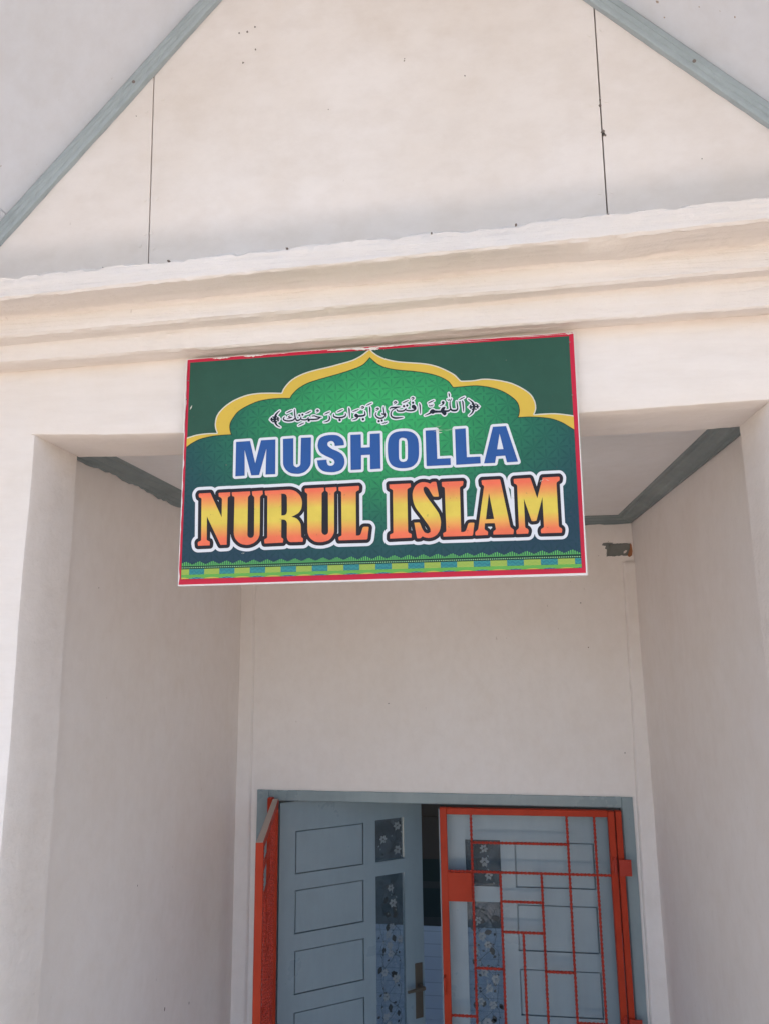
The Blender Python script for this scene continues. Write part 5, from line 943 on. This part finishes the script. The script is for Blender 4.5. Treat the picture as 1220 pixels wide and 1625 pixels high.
    '74,142 74,3203 242,3247 287,3256 379,3267 471,3273 562,3275 742,3270 715,3332 701,3374 693,3420 690,3466 697,3548 708,3606 717,3633 729,3660 757,3712 793,3758 846,3814 904,3865 935,3888 1006,3936 1080,3978 1119,3996 1216,4035 1315,4068 1366,4081 1415,4091 1514,4104 1614,4111 1713,4112 1812,4108 1920,4102 2154,4083 2180,4148 2190,4170 2203,4189 2248,4248 2272,4275 2323,4328 2377,4370 2435,4407 2465,4423 2545,4459 2626,4490 2716,4517 2814,4540 2964,4569 3123,4595 3228,4614 3583,4690 3679,4715 3753,4743 3860,4796 3909,4828 4016,4909 4096,4909 4125,4874 4142,4857 4211,4798 4236,4781 4296,4745 4366,4709 4403,4693 4486,4664 4580,4637 4676,4615 4731,4605 5115,4551 5224,4531 5318,4508 5364,4495 5456,4463 5542,4424 5626,4380 5737,4314 5805,4268 5838,4243 5859,4224 5948,4116 5967,4101 5978,4098 6026,4095 6169,4092 6255,4095 6370,4110 6408,4112 6446,4111 6522,4105 6642,4085 6778,4054 6905,4016 6987,3986 7026,3968 7109,3923 7149,3898 7228,3845 7289,3799 7318,3773 7346,3746 7371,3717 7391,3689 7409,3659 7424,3628 7449,3564 7456,3537 7465,3481 7467,3425 7465,3405 7462,3385 7441,3319 7422,3286 7545,3290 7664,3291 7752,3289 7833,3284 7906,3275 8018,3255 8177,3221 8195,3216 8195,142',
    'arch_band':
    '4060,4909 3924,4804 3876,4774 3767,4719 3726,4702 3685,4688 3590,4663 3242,4589 3132,4569 2919,4533 2775,4503 2720,4489 2637,4464 2589,4447 2520,4418 2452,4384 2417,4364 2363,4325 2314,4281 2271,4232 2224,4171 2205,4137 2177,4068 2172,4062 2166,4058 2152,4056 1922,4075 1719,4085 1621,4084 1523,4078 1418,4063 1327,4042 1230,4010 1132,3971 1090,3951 1021,3912 957,3869 917,3839 868,3796 816,3743 785,3702 764,3668 742,3620 729,3571 721,3515 717,3466 719,3423 729,3374 738,3345 768,3273 767,3259 760,3249 746,3243 605,3248 520,3248 428,3244 343,3236 294,3229 251,3221 74,3174 74,142 8195,142 8195,3190 8165,3198 7975,3238 7901,3250 7827,3259 7709,3265 7547,3265 7422,3261 7410,3265 7404,3271 7400,3278 7399,3292 7420,3330 7439,3396 7443,3429 7440,3482 7433,3530 7426,3557 7402,3619 7372,3674 7352,3702 7328,3729 7304,3752 7273,3779 7218,3821 7138,3876 7095,3903 7020,3943 6976,3963 6894,3993 6768,4030 6641,4059 6519,4079 6449,4085 6404,4086 6372,4084 6255,4069 6171,4066 6029,4069 5977,4072 5964,4075 5945,4085 5932,4097 5843,4203 5824,4221 5792,4246 5728,4290 5657,4333 5573,4380 5488,4421 5443,4440 5358,4470 5312,4483 5220,4505 5107,4525 4782,4571 4676,4588 4576,4611 4522,4625 4435,4653 4389,4671 4321,4702 4254,4739 4221,4760 4174,4795 4127,4836 4106,4857 4066,4906',
    'arch_shadow':
    '74,142 74,2990 165,3056 226,3089 299,3125 336,3140 375,3154 420,3166 465,3176 557,3192 644,3205 727,3212 860,3218 1059,3217 1029,3319 1022,3366 1021,3408 1027,3449 1040,3491 1058,3531 1070,3550 1114,3617 1137,3650 1162,3681 1190,3709 1223,3736 1259,3761 1334,3804 1421,3845 1469,3866 1568,3903 1619,3919 1667,3931 1765,3948 1865,3959 1963,3965 2111,3965 2203,3960 2340,3950 2367,4001 2389,4031 2435,4081 2483,4128 2544,4172 2616,4215 2691,4251 2735,4268 2824,4295 2970,4333 3366,4421 3527,4460 3671,4500 3793,4539 3864,4568 3899,4585 3922,4599 3962,4633 4013,4686 4065,4750 4125,4685 4164,4648 4210,4605 4234,4585 4260,4568 4329,4529 4365,4511 4438,4483 4531,4456 4626,4435 4729,4415 4948,4382 5112,4350 5220,4326 5337,4294 5413,4268 5476,4244 5537,4216 5595,4184 5649,4149 5700,4110 5715,4095 5729,4079 5773,4013 5802,3966 6132,3976 6214,3976 6305,3970 6396,3956 6487,3937 6532,3925 6622,3898 6704,3867 6779,3831 6815,3812 6851,3790 6919,3742 6984,3688 7036,3640 7074,3596 7090,3571 7104,3546 7115,3519 7122,3491 7132,3434 7137,3386 7133,3347 7126,3308 7118,3281 7102,3242 7272,3243 7315,3241 7418,3232 7521,3220 7653,3200 7733,3183 7772,3171 7813,3157 7892,3122 7969,3082 7995,3066 8093,2993 8163,2943 8195,2918 8195,142',
    'arch_field':
    '4065,4718 4038,4684 4013,4657 3970,4614 3936,4585 3909,4567 3875,4551 3801,4521 3672,4479 3488,4429 2983,4316 2874,4288 2791,4265 2743,4249 2668,4218 2627,4197 2586,4174 2524,4134 2495,4111 2449,4067 2402,4015 2385,3991 2355,3937 2348,3932 2341,3930 2161,3943 2063,3946 1918,3943 1820,3935 1723,3921 1674,3912 1626,3899 1528,3868 1431,3828 1348,3788 1307,3766 1272,3745 1238,3722 1203,3694 1176,3666 1153,3638 1077,3522 1064,3495 1051,3461 1043,3426 1041,3391 1042,3363 1049,3320 1078,3221 1079,3214 1076,3207 1070,3200 1057,3198 818,3197 691,3189 558,3172 474,3157 424,3146 382,3135 340,3120 306,3105 236,3072 173,3037 74,2964 74,142 8195,142 8195,2894 8163,2921 8080,2980 8009,3035 7961,3066 7846,3123 7773,3152 7730,3165 7650,3182 7575,3193 7470,3208 7370,3218 7270,3225 7106,3224 7094,3226 7088,3231 7085,3237 7084,3244 7109,3309 7116,3349 7119,3389 7114,3436 7104,3490 7091,3531 7075,3561 7057,3587 7021,3629 6972,3675 6910,3726 6873,3753 6811,3793 6767,3817 6698,3849 6616,3880 6527,3907 6482,3918 6393,3937 6303,3951 6213,3957 6136,3957 5798,3947 5792,3951 5786,3959 5759,4002 5715,4067 5703,4081 5688,4096 5640,4133 5588,4167 5535,4196 5497,4214 5439,4238 5367,4264 5295,4286 5216,4307 5104,4332 4946,4362 4727,4396 4627,4415 4527,4437 4434,4464 4394,4478 4320,4512 4253,4549 4226,4568 4173,4613 4112,4671 4072,4715',
}

SGN = thing('name_board', 'green name board with red margin and blue and orange lettering fixed to the porch beam', 'sign', (-0.4267, -0.02, 2.862))
CORN = [(-0.4267, 2.862), (0.3995, 2.865), (0.4031, 3.3653), (-0.4267, 3.3606)]
SW, SH = 0.83, 0.50


def sxz(u, v_):
    a, b = u / SW, v_ / SH
    x = (1 - a) * (1 - b) * CORN[0][0] + a * (1 - b) * CORN[1][0] + a * b * CORN[2][0] + (1 - a) * b * CORN[3][0]
    z = (1 - a) * (1 - b) * CORN[0][1] + a * (1 - b) * CORN[1][1] + a * b * CORN[2][1] + (1 - a) * b * CORN[3][1]
    return x + 0.4267, z - 2.862


def layer(name, loops, y, mat, parent=None, label=None):
    """filled outline (holes by even-odd) lying y in front of the board"""
    cu = bpy.data.curves.new(name, 'CURVE')
    cu.dimensions = '2D'
    cu.fill_mode = 'BOTH'
    for l in loops:
        sp = cu.splines.new('POLY')
        sp.points.add(len(l) - 1)
        for p, q in zip(sp.points, l):
            x, z = sxz(*q)
            p.co = (x, z, 0, 1)
        sp.use_cyclic_u = True
    tmp = bpy.data.objects.new('tmp', cu)
    COL.objects.link(tmp)
    dg = bpy.context.evaluated_depsgraph_get()
    me = bpy.data.meshes.new_from_object(tmp.evaluated_get(dg))
    bpy.data.objects.remove(tmp)
    bpy.data.curves.remove(cu)
    for vv in me.vertices:
        vv.co = (vv.co.x, -y, vv.co.y)
    me.name = name
    me.materials.clear()
    me.materials.append(mat)
    for p in me.polygons:
        p.use_smooth = False
    if me.polygons and me.polygons[0].normal.y > 0:
        me.flip_normals()
    o = bpy.data.objects.new(name, me)
    COL.objects.link(o)
    o.parent = parent or SGN
    if label:
        o['label'] = label
    return o


def rects(name, rs, y, mat, parent=None):
    m = MB()
    for (u0, v0, u1, v1) in rs:
        m.add([(sxz(u, w)[0], -y, sxz(u, w)[1]) for u, w in ((u0, v0), (u1, v0), (u1, v1), (u0, v1))], [(0, 1, 2, 3)])
    return m.build(name, mat, parent or SGN, fix=False)


def art(k):
    return [[tuple(float(c) * 1e-4 for c in p.split(',')) for p in l.split(' ')] for l in ART[k].split('|')]


PK = 0.9
def ink(name, c, rough=0.42, grime=0.5, gradient=None):
    """printed vinyl with a little dust and dark specks"""
    t = NT(name, rough, 0.22)
    v = t.coord()
    col = lin(*c)
    col = tuple(min(x * PK, .9) for x in col[:3]) + (1,)
    base = col
    if gradient:
        base = gradient(t)
    d = t.noise(v, 14, 5, 0.65)
    c1 = t.mix(grime, base, t.ramp(d, [(0.32, (0.82, 0.81, 0.79)), (0.6, (1, 1, 1))]), 'MULTIPLY')
    sp = t.noise(t.coord((1, 1, 1), (2, 5, 3)), 130, 2, 0.5)
    spm = t.math('MULTIPLY', t.ramp(sp, [(0.70, (0, 0, 0)), (0.76, (1, 1, 1))]), grime * 0.55)
    c1 = t.mix(spm, c1, (0.10, 0.085, 0.06, 1))
    return t.color(c1)


def grad_name(t):
    tc = t.n('TexCoord'); sp = t.n('SeparateXYZ')
    t.link(tc.outputs['Object'], sp.inputs[0])
    f = t.math('DIVIDE', t.math('SUBTRACT', sp.outputs[2], 0.083), 0.116, clamp=True)
    return t.ramp(f, [(0.0, lin(236, 112, 84)), (0.12, lin(236, 120, 84)), (0.28, lin(230, 170, 86)), (0.40, lin(224, 200, 86)), (0.62, lin(224, 200, 86)), (0.76, lin(232, 160, 88)), (0.93, lin(236, 114, 84))])


def grad_field(t):
    tc = t.n('TexCoord'); sp = t.n('SeparateXYZ')
    t.link(tc.outputs['Object'], sp.inputs[0])
    u, w = sp.outputs[0], sp.outputs[2]
    a = t.math('DIVIDE', t.math('SUBTRACT', u, 0.424), 0.50)
    b = t.math('DIVIDE', t.math('SUBTRACT', w, 0.335), 0.315)
    r = t.math('SQRT', t.math('ADD', t.math('MULTIPLY', a, a), t.math('MULTIPLY', b, b)))
    g = t.ramp(r, [(0.0, lin(58, 172, 100)), (0.2, lin(56, 166, 97)), (0.42, lin(47, 138, 88)), (0.62, lin(40, 108, 84)), (0.82, lin(37, 84, 82)), (1.0, lin(37, 64, 80))])
    # damask: two interleaved lattices of eight-petalled rosettes
    tot = None
    for (ox, oy) in ((0.0, 0.0), (0.5, 0.5)):
        px = t.math('SUBTRACT', t.math('FRACT', t.math('ADD', t.math('DIVIDE', u, 0.0475), ox)), 0.5)
        py = t.math('SUBTRACT', t.math('FRACT', t.math('ADD', t.math('DIVIDE', w, 0.0475), oy)), 0.5)
        rad = t.math('SQRT', t.math('ADD', t.math('MULTIPLY', px, px), t.math('MULTIPLY', py, py)))
        th = t.math('ARCTAN2', py, px)
        pet = t.math('ABSOLUTE', t.math('COSINE', t.math('MULTIPLY', th, 4.0)))
        lim = t.math('ADD', 0.06, t.math('MULTIPLY', pet, 0.36))
        inn = t.math('MULTIPLY', t.math('LESS_THAN', rad, lim), t.math('GREATER_THAN', rad, 0.035))
        rib = t.math('LESS_THAN', t.math('ABSOLUTE', t.math('SINE', t.math('MULTIPLY', th, 4.0))), 0.30)
        rays = t.math('GREATER_THAN', t.math('SINE', t.math('MULTIPLY', th, 24.0)), 0.2)
        q = t.math('MULTIPLY', inn, t.math('ADD', t.math('MULTIPLY', rays, 0.45), t.math('MULTIPLY', rib, 0.5)), clamp=True)
        tot = q if tot is None else t.math('MAXIMUM', tot, q)
    g2 = t.mix(0.5, g, lin(16, 58, 60))
    return t.mix(t.math('MULTIPLY', tot, 0.9), g, g2)


def strip_pattern(t):
    tc = t.n('TexCoord'); sp = t.n('SeparateXYZ')
    t.link(tc.outputs['Object'], sp.inputs[0])
    M = t.math
    u = sp.outputs[0]
    w = M('SUBTRACT', sp.outputs[2], M('MULTIPLY', u, 0.0022))
    ph = M('FRACT', M('DIVIDE', M('SUBTRACT', u, 0.0248), 0.0649))
    teal = M('LESS_THAN', ph, 0.5)
    cell = M('FRACT', M('MULTIPLY', ph, 2.0))
    zig = M('MULTIPLY', M('ABSOLUTE', M('SUBTRACT', M('FRACT', M('MULTIPLY', cell, 3.0)), 0.5)), 0.0030)
    row = M('LESS_THAN', M('FRACT', M('DIVIDE', M('ADD', w, zig), 0.0027)), 0.46)
    gap = M('GREATER_THAN', M('FRACT', M('MULTIPLY', cell, 6.0)), 0.16)
    blk = t.mix(teal, t.mix(M('MULTIPLY', row, .8), lin(134, 172, 74), lin(176, 180, 86)), t.mix(row, lin(66, 160, 150), lin(24, 74, 112)))
    inblk = M('MULTIPLY', M('GREATER_THAN', w, 0.0232), M('LESS_THAN', w, 0.0352))
    c = t.mix(inblk, lin(102, 168, 76), blk)
    arc = M('ADD', 0.0150, M('MULTIPLY', M('SUBTRACT', 0.25, M('POWER', M('SUBTRACT', cell, 0.5), 2.0)), 0.009))
    hem = M('LESS_THAN', w, arc)
    c = t.mix(hem, c, t.mix(teal, lin(198, 178, 84), t.mix(row, lin(80, 160, 170), lin(24, 70, 120))))
    rail = M('GREATER_THAN', w, 0.0345)
    dots = M('MULTIPLY', M('LESS_THAN', M('FRACT', M('DIVIDE', u, 0.00416)), 0.5), M('MULTIPLY', M('GREATER_THAN', w, 0.0366), M('LESS_THAN', w, 0.0386)))
    return t.mix(rail, c, t.mix(dots, lin(20, 56, 44), lin(150, 200, 150)))


I_white = ink('print_white', (232, 234, 240), 0.4, 0.25)
I_red = ink('print_red', (206, 38, 66), 0.4, 0.45)
I_panel = ink('print_dark_green', (50, 90, 73), 0.42, 0.6)
I_rim = ink('print_rim_white', (222, 220, 205), 0.42, 0.3)
I_yellow = ink('print_yellow', (224, 190, 76), 0.42, 0.3)
I_shadow = ink('print_shadow', (40, 60, 44), 0.42, 0.2)
I_field = ink('print_green_field', (50, 140, 90), 0.42, 0.4, grad_field)
I_blue = ink('print_blue', (48, 92, 160), 0.42, 0.4)
I_black = ink('print_black', (40, 36, 42), 0.42, 0.2)
I_navy = ink('print_ink', (28, 36, 46), 0.42, 0.1)
I_name = ink('print_orange', (230, 170, 84), 0.42, 0.65, grad_name)
I_strip = ink('print_woven_strip', (104, 168, 76), 0.42, 0.3, strip_pattern)
I_fringe = ink('print_fringe', (98, 182, 100), 0.42, 0.2)
M_board = solid('board_edge', (0.74, 0.70, 0.69, 1), 0.6)

# the board itself, 6 mm thick, white at its cut edges
m = MB()
rb = [sxz(0, 0), sxz(SW, 0), sxz(SW, SH), sxz(0, SH)]
m.prism(rb, 0.0, 0.007)
board = m.build('board', M_board, SGN)
U0, U1, V0, V1 = 0.0079, 0.8192, 0.0145, 0.4914
e = 0.0004
def jag(n, seed, amp):
    return [nz(i * .11, seed, 3) * amp for i in range(n)]
# red margin, trimmed unevenly
top = [(0.002 + (SW - 0.006) * i / 60, SH - 0.0012 + nz(i * .3, 701, 1) * 0.0012) for i in range(61)]
lft = [(0.0016 + max(0, nz(i * .3, 703, 1)) * .004, SH - 0.004 - (SH - .008) * i / 60) for i in range(61)]
layer('red_margin', [[(0.0015, 0.0030), (SW - 0.0030, 0.0046), (SW - 0.0016, SH - 0.002)] + top[::-1] + lft], e, I_red)
layer('corner_panel', [[(U0, V0), (U1, V0), (U1, V1), (U0, V1)]], 2 * e, I_panel)
layer('arch_rim', art('arch_rim'), 3 * e, I_rim)
layer('arch_band', art('arch_band'), 4 * e, I_yellow)
layer('arch_shadow', art('arch_shadow'), 5 * e, I_shadow)
layer('arch_field', art('arch_field'), 6 * e, I_field)
# woven-pattern strip along the foot of the board
vb = lambda u: 0.0011 * (u - U0) / (U1 - U0)          # the strip climbs a touch to the right
strip = layer('woven_border', [[(U0, V0), (U1, V0), (U1, 0.0416), (U0, 0.0416)]], 7 * e, I_strip)
per, nb = 0.0291, 7
n = int((U1 - U0) / (per / nb))
comb = [(U0, 0.0412)]
for i in range(n):                       # fringe: one comb of bars on a common rail
    u = U0 + .0008 + i * per / nb
    ph = ((u - 0.0158) / per) % 1.0
    h = 0.0020 + 0.0066 * abs(ph * 2 - 1)
    comb += [(u, 0.0419), (u, 0.0420 + h), (u + 0.0025, 0.0420 + h), (u + .0025, 0.0419)]
comb += [(U1, 0.0419), (U1, 0.0412)]
layer('fringe', [comb], 8 * e, I_fringe, strip)
# lettering
layer('heading_outline', art('heading_outline'), 7 * e, I_white)
layer('heading_lettering', art('heading'), 8 * e, I_blue)
layer('name_halo', art('name_halo'), 7.5 * e, I_white)
layer('name_outline', art('name_outline'), 8.5 * e, I_black)
layer('name_lettering', art('name'), 9.5 * e, I_name)
layer('verse_outline', art('arabic_outline'), 7 * e, I_white)
layer('verse_lettering', art('arabic'), 8 * e, I_navy)
# white wall paint dragged over the top of the board, caulk at its left edge
m = MB()
def streak(u0, u1, v0, h, seed):
    m = MB()
    k = 26
    up_ = [(u0 + (u1 - u0) * i / k, v0 + 1.35 * h * (0.5 + 0.5 * nz(i * .4, seed, 1)) * math.sin(math.pi * (i + .3) / (k + .6)) ** .5) for i in range(k + 1)]
    dn_ = [(u0 + (u1 - u0) * i / k, v0 - 1.35 * h * (0.35 + 0.6 * nz(i * .4, seed + 1, 1)) * math.sin(math.pi * (i + .3) / (k + .6)) ** .5) for i in range(k + 1)]
    for i in range(k):
        m.add([(sxz(*p)[0], -(9.5 * e), sxz(*p)[1]) for p in (dn_[i], dn_[i + 1], up_[i + 1], up_[i])], [(0, 1, 2, 3)])
    m.build('paint_smear', M_front, SGN, fix=False)
streak(0.315, 0.395, 0.4955, .0030, 801); streak(0.375, 0.428, 0.4930, .0034, 803); streak(0.405, 0.47, 0.4958, .0018, 805)
streak(0.455, 0.62, 0.4962, .0012, 807); streak(0.50, 0.66, 0.4935, .0007, 809); streak(0.62, 0.80, 0.4972, .0010, 811); streak(0.70, 0.826, 0.4948, .0005, 813)
streak(0.06, 0.10, 0.4955, .0022, 815); streak(0.13, 0.175, 0.4955, .0030, 817); streak(0.17, 0.23, 0.4965, .0011, 819); streak(0.812, 0.829, 0.4955, .0028, 821)
streak(0.405, 0.425, 0.4905, .0020, 823)
m = MB()
for i in range(40):
    v0_ = 0.495 - i * .0042; v1_ = v0_ - .0042
    w0 = .0012 + .0030 * max(0, nz(i * .35, 841, 1) + .25); w1 = .0012 + .0030 * max(0, nz((i + 1) * .35, 841, 1) + .25)
    if v0_ < .335: break
    m.add([(sxz(-.003, v0_)[0], -.0005, sxz(0, v0_)[1]), (sxz(w0, v0_)[0], -9 * e, sxz(0, v0_)[1]), (sxz(w1, v1_)[0], -9 * e, sxz(0, v1_)[1]), (sxz(-.003, v1_)[0], -.0005, sxz(0, v1_)[1])], [(0, 1, 2, 3)])
m.build('caulk', M_front, SGN, fix=False)
m = MB()
for (u, w, r_) in [(0.0065, 0.4485, .0014), (0.0046, 0.4054, .0014), (0.8194, 0.4768, .0016), (0.8187, 0.3636, .0016), (0.437, 0.4885, .0011), (0.0985, 0.254, .0010), (0.69, 0.447, .0007)]:
    x, z = sxz(u, w)
    m = MB(); m.tube([(x, -9 * e, z), (x, -12 * e, z)], r_, 8)
    m.build('nail', M_crumb, SGN)
m = MB()
def scratch(u0, w0, u1, w1, t_):
    m = MB(); d = math.hypot(u1 - u0, w1 - w0); px_, pz_ = -(w1 - w0) / d * t_, (u1 - u0) / d * t_
    m.add([(sxz(*p)[0], -10.2 * e, sxz(*p)[1]) for p in ((u0, w0), ((u0 + u1) / 2 + px_, (w0 + w1) / 2 + pz_), (u1, w1), ((u0 + u1) / 2 - px_, (w0 + w1) / 2 - pz_))], [(0, 1, 2, 3)])
    m.build('scratch', I_rim, SGN, fix=False)
for q in [(.541, .3135, .556, .3135, .0003), (.540, .307, .556, .3066, .0005), (.537, .3035, .557, .3045, .0008), (.545, .2995, .556, .3, .0012), (.547, .312, .549, .300, .0005), (.555, .306, .60, .305, .0003), (.556, .3035, .575, .303, .0002),
          (.013, .381, .018, .392, .0016), (.1375, .0625, .1395, .066, .0004), (.141, .0625, .143, .0665, .0005), (.745, .187, .757, .193, .0004), (.757, .192, .766, .189, .0004), (.750, .184, .747, .193, .0003)]:
    scratch(*q)
